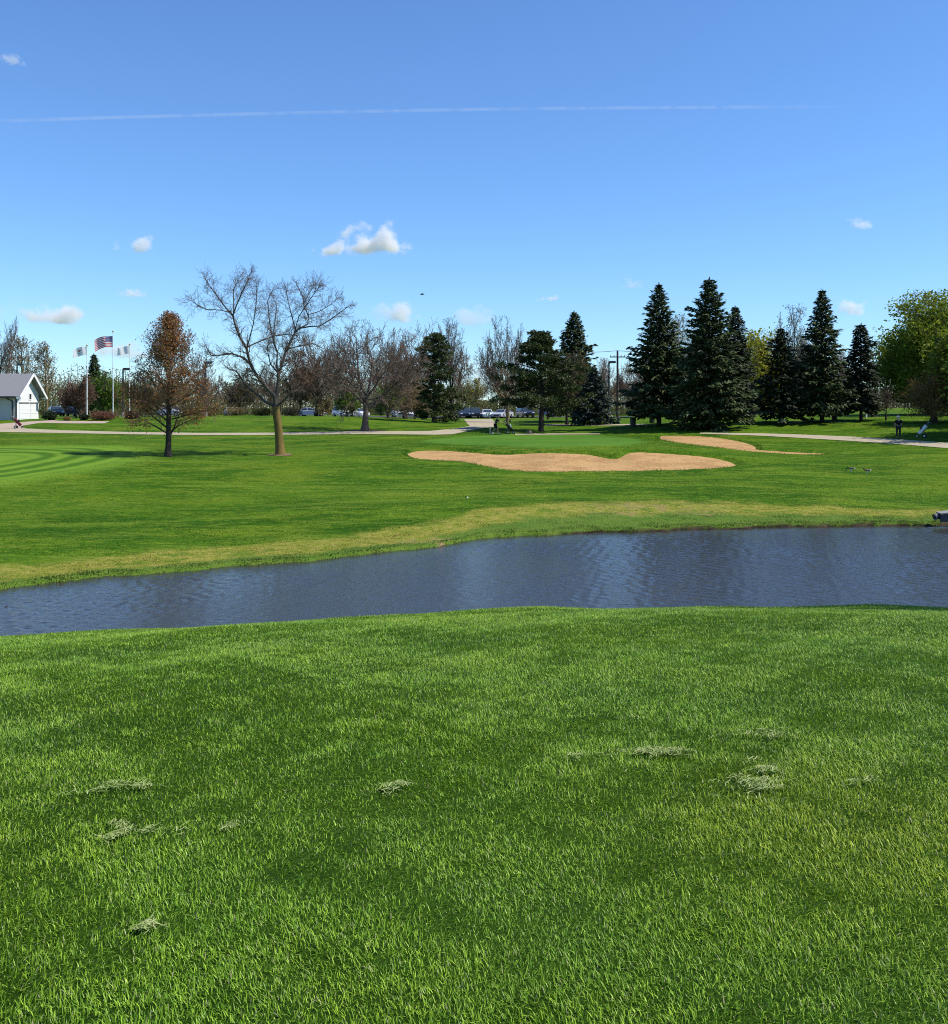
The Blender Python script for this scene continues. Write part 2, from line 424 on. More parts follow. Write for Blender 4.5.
spath([(-60,426.5),(0,427.5),(60,430.5),(130,432.3),(200,433.2),(275,433),(350,431.6),(400,431.4),(430,431.2),(455,428.8),(470,426.3),(467,423.5),(464,419.5),(492,419.2),(497,424),(494,427.2)],
      [(-60,431.5),(0,432.3),(60,433.2),(130,434.6),(200,435.4),(275,435.2),(350,434.4),(400,434.6),(435,435.0),(452,434.6),(463,432.4),(470,430.8),(475,429.8),(480,429),(487,428.2),(492,427.6)], 'path', 'pale cart path running under the bare trees and up to the car park')
spath([(515,434.0),(560,433.7),(600,433.9)], [(515,435.2),(560,434.8),(600,434.6)], 'path', 'thin pale strip of path behind the putting green')
spath([(545,424.6),(600,424.4),(645,424.2)], [(545,425.8),(600,425.8),(645,425.4)], 'path', 'thin pale path left of the tallest spruces')
spath([(700,433.0),(760,433.6),(800,434.8),(850,436.8),(900,439.8),(948,443.2),(1000,447)], [(700,434.0),(760,436.0),(800,438.2),(850,441.2),(900,444.6),(948,448.6),(1000,453)], 'path', 'pale cart path curving below the spruces at right')
t = NT('asphalt'); c = t.mix(t.noise(t.pos(), 2, 4), (.045,.045,.047), (.075,.073,.072)); asphalt_m = t.done(t.bsdf(c, .9, .2))
PK = [(-62,138),(-40,148),(-10,150),(10,150),(24,150),(28,176),(-66,176)]
tag(sheet(np.array(PK), 'car_park', asphalt_m, .05, 2.0), 'asphalt car park beyond the grass slope', 'car park', kind='structure')

# ---- water
t = NT('pond_water'); p = t.pos()
w2 = t.noise(p, 9.0, 3, .6, sv=(.6,1.2,1))
b = t.n('ShaderNodeBump'); t.l(w2, b.inputs['Height']); b.inputs['Distance'].default_value = .03; b.inputs['Strength'].default_value = .5
water_m = t.done(t.bsdf((.034,.033,.028), .06, .30, normal=b.outputs[0], IOR=1.33))
mb = MB(); g = rng_(41)
wx = axis([(-60,-20,2.),(-20,23,.07),(23,95,3.)]); wy = axis([(9,17,1.),(17,38,.055),(38,46,1.)]); A, B = np.meshgrid(wx, wy); Wz = np.zeros_like(A)
pat = .55+.45*np.tanh(2.2*(np.sin(A*.33+1.2*np.sin(B*.21))+.6*np.sin(A*.71-B*.37+2)+.5*np.sin(B*.9+A*.15)))
for k in range(34):
    lam = math.exp(g.uniform(math.log(.12), math.log(.42))); th = R(205)+g.normal(0, .55); kx, ky = math.cos(th)*2*PI/lam, math.sin(th)*2*PI/lam
    Wz += (.0030*lam**.95)*np.sin(A*kx+B*ky+g.uniform(0, 6.28)+.6*np.sin(A*.8+B*.5+k))
fine = (np.abs(A-1.5) < 21.4)*(B > 17.1)*(B < 37.9)
Wz = Wz*(.35+pat)*fine+WATER_Z
nw = len(wx); i_ = np.arange(nw-1)[None,:]+np.arange(len(wy)-1)[:,None]*nw
mb.add(np.stack([A.ravel(), B.ravel(), Wz.ravel()], 1), np.stack([i_, i_+1, i_+nw+1, i_+nw], -1).reshape(-1, 4))
tag(mb.build('water', water_m, smooth=True), 'dark blue rippled pond crossing the course', 'pond', kind='structure')

# ------------------------------------------------------------------ grass blades
def blades(mb, X, Y, Z, hgt, wid, lean, az, bend, mi=0):
    n = len(X); c, s = np.cos(az), np.sin(az)
    side = np.stack([-s, c, np.zeros(n)], 1)*wid[:,None]*.5
    d = np.stack([c*lean, s*lean, np.sqrt(np.maximum(.05, 1-lean**2))], 1)
    d2 = np.stack([c*(lean+bend), s*(lean+bend), np.sqrt(np.maximum(.02, 1-np.minimum(.98, lean+bend)**2))], 1)
    b0 = np.stack([X, Y, Z], 1); m = b0+d*hgt[:,None]*.55; tp = m+d2*hgt[:,None]*.5
    V = np.stack([b0-side, b0+side, m+side*.85, m-side*.85, tp], 1).reshape(-1, 3)
    i = np.arange(n)[:,None]*5
    mb.add(V, i+np.array([0,1,2,3]), i+np.array([3,2,4]), mi=mi)

t = NT('grass_blades'); p = t.pos(); r = t.island()
n1 = t.noise(p, .7, 4, .6); n2 = t.noise(p, 3.0, 3, .6); n3 = t.noise(p, .33, 3, .55)
r2 = t.math('FRACT', t.math('MULTIPLY', r, 7.31)); rp = t.math('POWER', r2, 1.9)
c = t.mix(rp, (.080,.192,.004), (.370,.600,.048))
c = t.mix(t.ramp(n1, .36, .68), c, t.mix(rp, (.110,.225,.004), (.460,.640,.055)))
c = t.mix(t.math('MULTIPLY', t.ramp(t.noise(p, .5, 3), .52, .66), .6), c, t.mix(rp, (.062,.165,.006), (.31,.52,.07)))
c = t.mix(t.math('MULTIPLY', t.ramp(n2, .52, .68), .22), c, (.030,.110,.005))
c = t.mix(t.math('MULTIPLY', t.ramp(n3, .58, .70), .45), c, (.20,.32,.012))
dy_ = t.n('ShaderNodeVectorMath', operation='DISTANCE'); t.l(p, dy_.inputs[0]); dy_.inputs[1].default_value = (1.35, 3.55, .1)
c = t.mix(t.math('MULTIPLY', t.ramp(t.math('ADD', dy_.outputs['Value'], t.math('MULTIPLY', n1, 1.2)), 1.9, .7), .6), c, t.mix(rp, (.14,.20,.004), (.50,.56,.03)))
c = t.mix(t.ramp(r, .955, .975), c, (.36,.36,.17))
bs = t.bsdf(c, .45, .3)
tr = t.n('ShaderNodeBsdfTranslucent'); t.l(t.mix(.5, c, (.24,.42,.03)), tr.inputs['Color'])
mx = t.n('ShaderNodeMixShader'); mx.inputs[0].default_value = .22; t.l(bs, mx.inputs[1]); t.l(tr.outputs[0], mx.inputs[2])
blade_m = t.done(mx.outputs[0])
g = rng_(5); mb = MB()
def snoise(X, Y, f, ph):
    return (np.sin(X*f+ph+1.7*np.sin(Y*f*.7))+np.sin(Y*f*1.3+ph*2+1.4*np.sin(X*f*.9+1)))*.5
for y0, y1, den in ((.6,1.9,9000),(1.9,3.2,23000),(3.2,5,19000),(5,7.5,12500),(7.5,10.5,7500),(10.5,14,4600),(14,17,900)):
    hw = .5*y1+3.6; n = int(den*(y1-y0)*2*hw)
    Y = g.uniform(y0, y1, n); X = g.uniform(-hw, hw, n); ax = np.abs(X)-.5*Y; k = (ax < .9) | ((ax < 3.4) & (g.random(n) < .5)); X, Y = X[k], Y[k]; n = len(X)
    sc_ = 1+.06*np.maximum(Y-3, 0)
    cl = .5+.5*snoise(X, Y, 2.1, .4); cl2 = .5+.5*snoise(X, Y, 6.3, 2.0)
    hgt = g.uniform(.010, .029, n)*(.85+.16*cl+.2*cl2)*(1+.015*Y)*np.where(Y > 11.5, 1+.9*cl2*cl*np.clip((Y-11.5)/1.5, 0, 1), 1)
    az = .35+1.6*snoise(X, Y, 1.4, 1.1)+1.5*snoise(X, Y, 5.7, .3)+1.2*snoise(X, Y, 17., .9)+g.normal(0, 1.3, n)
    blades(mb, X, Y, fore(X, Y)-.004, hgt, g.uniform(.0017, .0033, n)*sc_, np.clip(g.normal(.52, .26, n), .02, .95), az, g.uniform(.05, .5, n))
gobj = mb.build('grass', blade_m); tag(gobj, 'short bright green lawn grass on the near side of the pond', 'grass', kind='stuff')

t = NT('fairway_blades'); p = t.pos(); r = t.island()
c, _b, _c, _d = fairway(t, p); c = t.mix(.75, c, t.mix(t.math('POWER', r, 1.5), (.55,.6,.5), (1.9,1.75,1.8)), 'MULTIPLY')
fair_m = t.done(t.bsdf(c, .75, .1)); mb = MB()
n = 480000; Y = np.sqrt(g.uniform(27**2, 98**2, n)*1.0); Y = 27*(98/27)**g.random(n); hw = .5*Y+2; X = g.uniform(-1, 1, n)*hw
D = dfar(X, Y); k = (D > width_fringe(X)*.95)
for PB, dep in BUNK: k &= poly_d(PB, X, Y) < -.1
k &= poly_d(PG, X, Y) < .3
for PP in PATHS: k &= poly_d(PP, X, Y) < -.05
k &= ~(np.hypot((X+27.5)/7.2, (Y-55.5)/11.5) < 1.05)
X, Y = X[k], Y[k]; n = len(X)
blades(mb, X, Y, H(X, Y)-.006, g.uniform(.016, .042, n)*(.8+.2*snoise(X, Y, .9, 1.)), g.uniform(.010, .026, n)*(.6+Y/70), np.clip(g.normal(.55,.25,n),.02,.95), g.uniform(0, 6.28, n), g.uniform(.05,.5,n))
tag(mb.build('fairway_grass', fair_m), 'mown grass tufts of the fairway beyond the pond', 'grass', kind='stuff')

# rough grass of the far bank
t = NT('bank_grass_blades'); p = t.pos(); r = t.island(); n1 = t.noise(p, .6, 3); fr = t.attr('fringe'); sx_ = t.n('ShaderNodeSeparateXYZ'); t.l(p, sx_.inputs[0])
c = t.mix(r, (.140,.165,.014), (.330,.300,.065)); c = t.mix(t.ramp(n1, .50, .62), c, t.mix(r, (.07,.145,.008), (.15,.25,.025)))
c = t.mix(t.math('MULTIPLY', t.ramp(t.math('SUBTRACT', fr, t.math('MULTIPLY', t.ramp(sx_.outputs[0], -1., 3.), .16)), .44, .14), .85), c, t.mix(r, (.045,.105,.012), (.10,.18,.025)))
bs = t.bsdf(c, .6, .2); tr = t.n('ShaderNodeBsdfTranslucent'); t.l(c, tr.inputs['Color'])
mx = t.n('ShaderNodeMixShader'); mx.inputs[0].default_value = .25; t.l(bs, mx.inputs[1]); t.l(tr.outputs[0], mx.inputs[2]); bank_m = t.done(mx.outputs[0])
mb = MB(); n = 130000
X = g.uniform(-19, 24, n); fr = g.uniform(0, 1, n)**1.25*1.06; D = .02+.06*np.clip(X/6, 0, 1)*(1+np.sin(X*2.3))+fr*width_fringe(X); Y = yfar(X)+D/.75
k = (g.random(n) < np.clip(1.25-fr*.75, 0, 1)); X, Y, fr, D = X[k], Y[k], fr[k], D[k]; n = len(X)
cl = .5+.5*snoise(X, Y, 1.9, .2); cl2 = .5+.5*snoise(X, Y, 5.1, 1.2)
hgt = g.uniform(.025, .085, n)*(.35+.65*cl*cl2+.7*(fr < .10)*cl2)
blades(mb, X, Y, H(X, Y)-.01, hgt, g.uniform(.008, .018, n), np.clip(g.normal(.35,.2,n),.02,.85), g.uniform(0, 2*PI, n), g.uniform(.05,.5,n))
bank = mb.build('bank_grass', bank_m); tag(bank, 'rough yellowed grass along the far edge of the pond', 'grass', kind='stuff')
vattr(bank.data, 'fringe', np.repeat(fr, 5))

t = NT('rim_grass_blades'); r = t.island(); c = t.mix(r, (.020,.075,.004), (.075,.165,.010)); rim_m = t.done(t.bsdf(c, .7, .1))  # blades coloured dark to stand in for the shaded bunker lip
mb = MB()
for PB, dep in BUNK:
    n = 9000; k = g.integers(0, len(PB), n); a_, b_ = PB[k], PB[(k+1) % len(PB)]; ln_ = np.hypot(*(b_-a_).T); keep = g.random(n) < ln_/ln_.max(); a_, b_ = a_[keep], b_[keep]; n = len(a_)
    q = a_+(b_-a_)*g.random((n,1)); ctr = PB.mean(0); e = b_-a_; nr = np.stack([-e[:,1], e[:,0]], 1)/(np.hypot(e[:,0], e[:,1])[:,None]+1e-9)
    sgn = np.sign(poly_d(PB, *(q+nr*.05).T))[:,None]; q = q-nr*sgn*g.uniform(-.04, .42, (n,1))
    blades(mb, q[:,0], q[:,1], H(q[:,0], q[:,1])-.01, g.uniform(.04, .13, n)*(.6+.5*snoise(q[:,0], q[:,1], 1.3, .5)**2), g.uniform(.012, .026, n), np.clip(g.normal(.4,.25,n),.02,.9), g.uniform(0,6.28,n), g.uniform(.05,.5,n))
rimg = mb.build('bunker_edge_grass', rim_m); tag(rimg, 'longer grass fringing both sand bunkers, coloured dark for the shaded lip', 'grass', kind='stuff')

#@@PART2
# ------------------------------------------------------------------ trees
def frame(d):
    d = d.normalized(); r = Vector((0,0,1)) if abs(d.z) < .9 else Vector((1,0,0))
    u = d.cross(r).normalized(); return d, u, d.cross(u)
def grow(out, rg, p, d, L, r, lev, P, t0=0.0):
    """P: dict of per-level lists seg, wig, trop, nch, ang, ratio ; out: list of (pts, radii, level)"""
    n = P['seg'][lev]; pts = [p.copy()]; rad = [r]; d = d.normalized(); last = lev == P['max']
    end = .25 if last else P.get('taper', .38)
    ds = [d.copy()]
    for i in range(n):
        w = P['wig'][lev]
        d = d+Vector((rg.gauss(0, w), rg.gauss(0, w), rg.gauss(0, w)))
        d.z += P['trop'][lev]; d.normalize()
        p = p+d*(L/n); pts.append(p.copy()); ds.append(d.copy()); rad.append(r*(1-(1-end)*(i+1)/n))
    out.append((pts, rad, lev))
    if last: return
    k = P['nch'][lev]; k = k if isinstance(k, int) else rg.randint(*k)
    tm = P['tmin'][lev]; az = rg.random()*6.28
    for j in range(k):
        t = tm+(1-tm)*(j+rg.random()*.8+.1)/k; f = t*n; i = min(int(f), n-1); q = pts[i].lerp(pts[i+1], f-i)
        dd, u, v = frame(ds[i+1]); az += 2.4+rg.gauss(0, .4); a = P['ang'][lev]*rg.uniform(.7, 1.25)
        nd = dd*math.cos(a)+(u*math.cos(az)+v*math.sin(az))*math.sin(a)
        l = L*P['ratio'][lev]*rg.uniform(.75, 1.2)*(P['prof'](t) if lev == 0 and 'prof' in P else 1.15-P.get('fall', .45)*t)
        if lev == 0 and 'prof' in P: nd = (dd*math.cos(a*(1.15-.55*t))+(u*math.cos(az)+v*math.sin(az))*math.sin(a*(1.15-.55*t)))
        rr = max(P['rmin'], min(rad[i]*.75, r*P.get('rr', .55)*(1.1-.5*t)))
        grow(out, rg, q, nd, l, rr, lev+1, P)
    # leader
    if P.get('lead', True) and not (lev == 0 and P.get('nolead0')):
        grow(out, rg, pts[-1], ds[-1], L*P['ratio'][lev]*rg.uniform(.8,1.1), rad[-1], lev+1, P)
SID = [9, 6, 4, 3, 3, 3, 3]
def skel_mb(out, levs, rmin=.004):
    mb = MB()
    for pts, rad, lev in out:
        if lev in levs: mb.tube([tuple(q) for q in pts], [max(rmin, x) for x in rad], SID[lev], cap=False)
    return mb
def fit(out, height, half, sink=.15):
    """scale a skeleton to a height and half width"""
    zs = sorted(q.z for o in out if o[2] >= 2 for q in o[0]); z = zs[int(len(zs)*.994)]; xs = sorted(math.hypot(q.x, q.y) for o in out if o[2] >= 2 for q in o[0])
    w = xs[int(len(xs)*.95)]
    a, b = half/w, height/z
    for pts, rad, lev in out:
        for q in pts: q.x *= a; q.y *= a; q.z *= b
    for q in out[0][0][:1]: q.z -= sink
    return out
def tips(out, levs, per=1.0, rg=None):
    A = []
    for pts, rad, lev in out:
        if lev in levs:
            for i in range(1, len(pts)): A.append(pts[i])
    return np.array([tuple(q) for q in A])
def leaves(mb, C, size, rg, flat=.0, aspect=.55, mi=0):
    """small folded leaf faces at centres C"""
    n = len(C); a = rg.normal(size=(n,3)); a[:,2] *= (1-flat); a /= np.linalg.norm(a, axis=1)[:,None]
    b = rg.normal(size=(n,3)); b -= (b*a).sum(1)[:,None]*a; b /= np.linalg.norm(b, axis=1)[:,None]
    nn = np.cross(a, b); s = (size*rg.uniform(.6, 1.4, n))[:,None]
    V = np.stack([C-a*s, C+b*s*aspect+nn*s*.25, C+a*s, C-b*s*aspect+nn*s*.25], 1).reshape(-1,3)
    i = np.arange(n)[:,None]*4
    mb.add(V, i+np.array([0,1,2]), i+np.array([0,2,3]), mi=mi)
    return mb

bark_grey = barkmat('bark_grey_brown', (.055,.045,.038), (.13,.105,.085))
bark_dark = barkmat('bark_dark', (.025,.020,.017), (.065,.05,.042))
bark_tan = barkmat('bark_tan', (.13,.095,.05), (.27,.20,.105))
bark_locust = barkmat('bark_yellow_brown', (.035,.027,.016), (.27,.19,.05), 7.0)  # dark brown to yellow brown, mottled by noise
twig_m = barkmat('twigs_grey', (.095,.068,.050), (.18,.132,.098))
twig_red = barkmat('twigs_reddish', (.135,.082,.058), (.225,.145,.10))
twig_tan = barkmat('twigs_tan', (.14,.105,.065), (.25,.195,.12))
twig_dark = barkmat('twigs_dark', (.028,.022,.02), (.06,.047,.042))

def plant(name, label, cat, px, Y, rz=0.0, group=None):
    return thing(name, label, cat, at(px, Y), rz, group)

# --- the big bare locust: limbs traced, twigs grown
rg = random.Random(11); S = .062
def zp(L, dy):
    """points of a limb in metres around the trunk base (x right, z up), dy = how far it leans in depth"""
    n = len(L); return [Vector(((180+a/5.267-280)*S, dy*i/(n-1), (455-(255+b/5.267))*S)) for i, (a, b) in enumerate(L)]
loc = plant('bare_honey_locust', 'tall bare spreading tree with a yellowish trunk beside the reddish budding tree', 'tree', 280, 62)
limbs = [  # points, depth lean, start radius
 ([(503,800),(500,740),(460,700),(400,630),(360,560),(345,480),(310,420),(285,360),(270,300)], -.8, .15),
 ([(270,300),(235,265),(190,215),(150,165),(110,120),(88,88)], 1.0, .06),
 ([(272,295),(300,240),(340,170),(375,120),(395,80)], -1.2, .055),
 ([(270,300),(245,280),(200,268),(110,262),(60,240),(15,212)], .4, .05),
 ([(275,290),(270,230),(262,150),(290,80)], .8, .05),
 ([(360,560),(330,530),(270,510),(200,520),(165,522),(150,485)], -1.6, .085),
 ([(503,800),(440,775),(390,735),(320,690),(290,650),(250,600),(200,585)], 1.4, .105),
 ([(507,800),(512,700),(520,620),(540,550),(560,480),(600,400),(615,372)], .6, .15),
 ([(615,372),(650,352),(680,335),(684,290),(655,230),(648,180),(610,110)], .5, .065),
 ([(640,358),(700,350),(760,350),(830,312),(880,280),(930,250)], -1.2, .06),
 ([(612,378),(590,310),(570,260),(548,190),(530,115)], 1.3, .055),
 ([(684,280),(740,262),(800,225),(850,180)], .8, .04),
 ([(652,220),(690,160),(740,105)], -.5, .035),
 ([(348,470),(420,435),(500,405),(560,395),(610,400)], 1.2, .06),
 ([(506,802),(560,765),(602,725),(640,700)], -1.2, .10),
 ([(515,650),(512,560),(520,500),(500,440),(515,340),(530,250)], -1.4, .07),
 ([(560,480),(640,455),(700,440),(765,470)], 1.5, .06),
 ([(520,620),(460,560),(430,470),(440,390)], 1.6, .06),
 ([(520,500),(480,400),(455,300),(440,200),(465,125)], 1.8, .055),
 ([(345,480),(395,350),(425,240),(440,150)], -1.9, .05),
 ([(600,400),(640,300),(720,200),(780,140)], -1.7, .045),
]
P = dict(seg=[4,4,4,3,2], wig=[.1,.2,.26,.30,.3], trop=[.0,.0,.06,.05,.03], nch=[3,3,(4,6),(3,5),0], tmin=[.2,.2,.15,.15,0], ang=[.8,.85,.85,.8,.8],
         ratio=[.5,.5,.55,.55,.5], rmin=.005, max=4, fall=.5, rr=.5)
out = []
for L, dy, r0 in limbs:
    base = zp(L, dy)
    for k in range(len(limbs)):   # start on the parent limb's own depth
        pass
    out.append((base, [.86*r0*(1-.62*i/(len(base)-1)) for i in range(len(base))], 1))
# join limbs to the limb they spring from (depth)
for k in range(1, len(out)):
    b0 = out[k][0][0]; best = min(((q.x-b0.x)**2+(q.z-b0.z)**2, q.y) for m in range(k) for q in out[m][0])
    if best[0] < .35:
        for i, q in enumerate(out[k][0]): q.y += best[1]
main = list(out)
for pts, rad, _ in main:
    n = len(pts)-1; Lt = sum((pts[i+1]-pts[i]).length for i in range(n)); k = int(4+Lt*4.2); az = rg.random()*6
    for j in range(k):
        t = .22+.78*(j+rg.random())/k; f = min(t, .999)*n; i = int(f); q = pts[i].lerp(pts[i+1], f-i); d, u, v = frame(pts[i+1]-pts[i])
        if q.z < 3.6: continue
        az += 2.4+rg.gauss(0,.5); a = rg.uniform(.5, 1.1); nd = d*math.cos(a)+(u*math.cos(az)+v*math.sin(az))*math.sin(a)
        grow(out, rg, q, nd, rg.uniform(.7, 1.35)*(1.15-.55*t), max(.012, rad[i]*.38), 2, P)
    grow(out, rg, pts[-1], pts[-1]-pts[-2], rg.uniform(.25, .5), rad[-1], 2, P)
for pts, rad, _ in out:
    for q in pts:
        q.x = -.27+(q.x+.27)*.90; q.y *= .95
        if q.z > 2.98: q.z = 2.98+(q.z-2.98)*.945
trunk = MB()
trunk.tube([(.05,0,-.2),(.03,0,.0),(0,0,.25),(-.05,0,1.0),(-.12,0,1.9),(-.22,0,2.55),(-.27,0,2.98)], [.43,.37,.29,.255,.24,.25,.20], 14, cap=False)
trunk.build('trunk', bark_locust, loc, smooth=True)
skel_mb(out, (1,)).build('limbs', bark_grey, loc, smooth=True)
skel_mb(out, (2,3,4), .0048).build('crown', twig_m, loc)

# mulch ring round its foot
t = NT('bare_soil'); soil_m = t.done(t.bsdf(t.mix(t.noise(t.pos(), 4, 4), (.10,.065,.035), (.24,.17,.10)), .95, .1))
def soil_ring(px, Y, r, label):
    x, y, z = at(px, Y); a = np.arange(22)*2*PI/22; rr = r*(1+.18*np.sin(a*3+px)+.1*np.sin(a*7))
    tag(sheet(np.stack([x+np.cos(a)*rr, y+np.sin(a)*rr*1.2], 1), 'soil_patch', soil_m, .025, .3), label, 'soil', kind='structure')
soil_ring(281, 61.8, .75, 'worn soil ring round the foot of the yellow-trunked tree')
soil_ring(365, 92, 1.5, 'worn soil ring round the foot of the dense bare tree')

# --- generic deciduous
def decid(name, label, px, Y, top_py, half_px, seed, P, trunk_m, crown_m, leaf=None, rz=0.0, trunk_h=.16, r0=None, group=None, limb_levels=(0,1), crown_levels=(2,3,4), rmin=.008, cat='tree', lean=(0,0), fill=False, thin=False, env=None):
    rg = random.Random(seed); x, y, z = at(px, Y); hgt = top(top_py, Y)-z; half = half_px*Y/F
    out = []; r0 = r0 or hgt*.022
    grow(out, rg, Vector((0,0,0)), Vector((lean[0], lean[1], 1)), hgt*trunk_h, r0, 0, P)
    fit(out, hgt, half)
    out[:] = [o for o in out if o[2] < 2 or (o[0][-1].z < hgt*1.015 and math.hypot(o[0][-1].x, o[0][-1].y) < half*1.25)]
    root = thing(name, label, cat, (x, y, z), rz, group)
    tr = skel_mb(out, limb_levels, rmin); 
    tr.tube([(0,0,-.2),(0,0,.12),(0,0,.5)], [r0*1.5, r0*1.25, r0*1.0], 9, cap=False)
    tr.build('trunk', trunk_m, root, smooth=True)
    cm = skel_mb(out, crown_levels, rmin)
    if leaf:
        lm, n, size, spread, levs, flat = leaf
        if env:
            er = lambda z: half*1.12*np.interp(z/hgt, *env)
            out[:] = [o for o in out if o[2] < 2 or math.hypot(o[0][-1].x, o[0][-1].y) < float(er(o[0][-1].z))]
            cm = skel_mb(out, crown_levels, rmin)
        T = tips(out, levs); g = rng_(seed+7); C = T[g.integers(0, len(T), n)]+g.normal(0, spread, (n,3))
        C = C[(C[:,2] > hgt*.10) & (C[:,2] < hgt)]
        if thin: C = C[g.random(len(C)) < np.interp(C[:,2]/hgt, [0,.5,.8,1], [1,.75,.5,.4])]
        if env: C = C[np.hypot(C[:,0], C[:,1]) < er(C[:,2])*(.93+.22*np.sin(np.arctan2(C[:,1],C[:,0])*3+C[:,2]*2.3)+.16*np.sin(C[:,2]*5.1+C[:,0]*2)+g.normal(0,.12,len(C)))]
        if fill: C = C[(np.hypot(C[:,0], C[:,1])/(half*1.12))**2+((C[:,2]-hgt*.52)/(hgt*.49))**2 < 1+.30*np.sin(C[:,0]*1.6+1)*np.sin(C[:,1]*1.3+C[:,2]*1.5)+g.normal(0,.10,len(C))]
        if fill: C = C[(np.sin(C[:,0]*1.9+C[:,2]*1.1)+np.sin(C[:,1]*2.3-C[:,2]*1.7)+np.sin(C[:,2]*2.6+C[:,0])+g.normal(0,.6,len(C))) > -1.1]
        leaves(cm, C, size, g, flat, mi=1); cm.build('crown', [crown_m, lm], root)
    else: cm.build('crown', crown_m, root)
    return root
OAK = dict(seg=[4,5,4,3,2], wig=[.05,.16,.22,.26,.28], trop=[.1,.05,.05,.05,.02], nch=[9,8,7,(6,8),0], tmin=[.55,.25,.15,.1,0], ang=[1.0,.85,.8,.75,.7],
           ratio=[2.2,.5,.5,.5,.5], rmin=.012, max=4, fall=.35, rr=.5)
VASE = dict(seg=[4,6,5,3,2], wig=[.03,.10,.18,.24,.25], trop=[.1,.06,.03,.02,.0], nch=[9,8,7,(5,7),0], tmin=[.7,.40,.2,.15,0], ang=[.95,.75,.75,.75,.7],
            ratio=[3.0,.42,.48,.5,.5], rmin=.012, max=4, fall=.35, rr=.5)
UPR = dict(nolead0=True, seg=[8,4,3,3,2], wig=[.03,.12,.18,.2,.2], trop=[.05,.10,.06,.05,.03], nch=[26,6,5,(3,4),0], tmin=[.18,.2,.15,.1,0], ang=[.95,.7,.7,.7,.7],
           ratio=[.42,.5,.5,.5,.5], rmin=.010, max=4, fall=.95, rr=.3, taper=.12)

lf_red = leafmat('buds_reddish_brown', [(.24,.090,.035),(.36,.155,.060),(.20,.17,.035)], .3)
lf_olive = leafmat('leaves_olive', [(.05,.06,.012),(.10,.105,.02),(.075,.055,.015)], .35)
lf_green = leafmat('leaves_fresh_green', [(.085,.145,.010),(.17,.22,.016),(.27,.29,.030)], .5)
lf_yel = leafmat('leaves_yellow_green', [(.26,.27,.014),(.38,.35,.025),(.20,.24,.018)], .4)
lf_lime = leafmat('leaves_lime', [(.08,.15,.01),(.13,.21,.015)], .4)
lf_pale = leafmat('buds_pale', [(.20,.20,.13),(.28,.27,.18)], .3)
lf_tan = leafmat('leaves_tan', [(.17,.125,.05),(.26,.19,.08),(.20,.17,.06)], .3)
lf_orange = leafmat('leaves_orange_brown', [(.22,.12,.025),(.30,.19,.05),(.15,.13,.03)], .35)
lf_pink = leafmat('buds_pinkish', [(.17,.10,.08),(.22,.15,.11)], .3)
lf_maroon = leafmat('leaves_maroon', [(.055,.022,.018),(.10,.045,.028),(.07,.05,.022)], .3)
lf_dark = leafmat('shrub_dark_green', [(.012,.022,.009),(.03,.045,.015)], .2)

decid('budding_maple', 'small tree with reddish brown buds and dark trunk left of the big bare tree', 168, 60, 311, 50, 21, dict(UPR, trop=[.05,.06,.04,.04,.03], nch=[46,7,6,(4,5),0], ang=[1.05,.75,.7,.7,.7], tmin=[.13,.15,.12,.1,0], prof=lambda t: float(np.interp(t, [.1,.3,.5,.7,.85,1], [.95,1.1,.85,.55,.32,.12]))), bark_dark, twig_red,
      (lf_red, 32000, .055, .22, (2,3,4), 0), trunk_h=.97, r0=.19, rmin=.007, limb_levels=(0,1), thin=True, env=([.08,.14,.25,.4,.6,.8,.93,1.0],[.45,.85,1.0,1.0,.86,.60,.32,.10]))
decid('bare_oak', 'dense bare broad tree on the grass slope right of the yellow-trunked tree', 365, 92, 317, 60, 31, OAK, bark_grey, twig_m, trunk_h=.17, r0=.36, rmin=.013)
decid('bare_thicket_tree', 'dense brown bare tree behind the yellow-trunked tree', 316, 122, 333, 34, 32, OAK, bark_dark, twig_red, (lf_maroon, 2500, .09, .3, (3,4), 0), trunk_h=.14, rmin=.016)
decid('bare_vase_tree', 'bare tree with drooping right-hand branches behind the ragged pine', 452, 126, 318, 28, 33, dict(VASE, trop=[.1,.05,-.02,-.06,-.06]), bark_dark, twig_m, trunk_h=.2, rmin=.016)
decid('bare_vase_tree', 'bare purplish tree between the dense bare tree and the ragged pine', 405, 128, 327, 30, 34, VASE, bark_dark, twig_red, trunk_h=.2, rmin=.018)
decid('bare_vase_tree', 'bare vase-shaped tree with pale trunk rising behind the flat-topped pine', 508, 118, 317, 33, 35, VASE, bark_tan, twig_m, trunk_h=.26, rmin=.014)
decid('olive_tree', 'half-leafed olive tree between the flat-topped pine and the small blue spruce', 567, 109, 352, 30, 36, OAK, bark_dark, twig_m, (lf_olive, 5000, .13, .3, (2,3,4), 0), trunk_h=.16, rmin=.013)
decid('green_maple', 'large round tree in fresh green leaf at the right edge', 930, 106, 293, 66, 37, dict(OAK, nch=[9,7,6,(4,6),0]), bark_dark, twig_m, (lf_green, 90000, .16, .75, (1,2,3,4), .2), trunk_h=.14, r0=.35, rmin=.016, fill=True)
decid('budding_brown_tree', 'low spreading tree with orange brown buds in front of the big green tree', 934, 90, 366, 33, 38, dict(OAK, ang=[1.15,.9,.8,.75,.7], nch=[8,6,5,(4,6),0]), bark_dark, twig_red, (lf_orange, 7000, .085, .28, (3,4), .2), trunk_h=.17, r0=.30, rmin=.011)
decid('yellow_green_tree', 'bright yellow green tree seen between the tallest spruces', 754, 128, 329, 32, 39, OAK, bark_tan, twig_tan, (lf_yel, 12000, .19, .55, (2,3,4), 0), trunk_h=.14, rmin=.018)
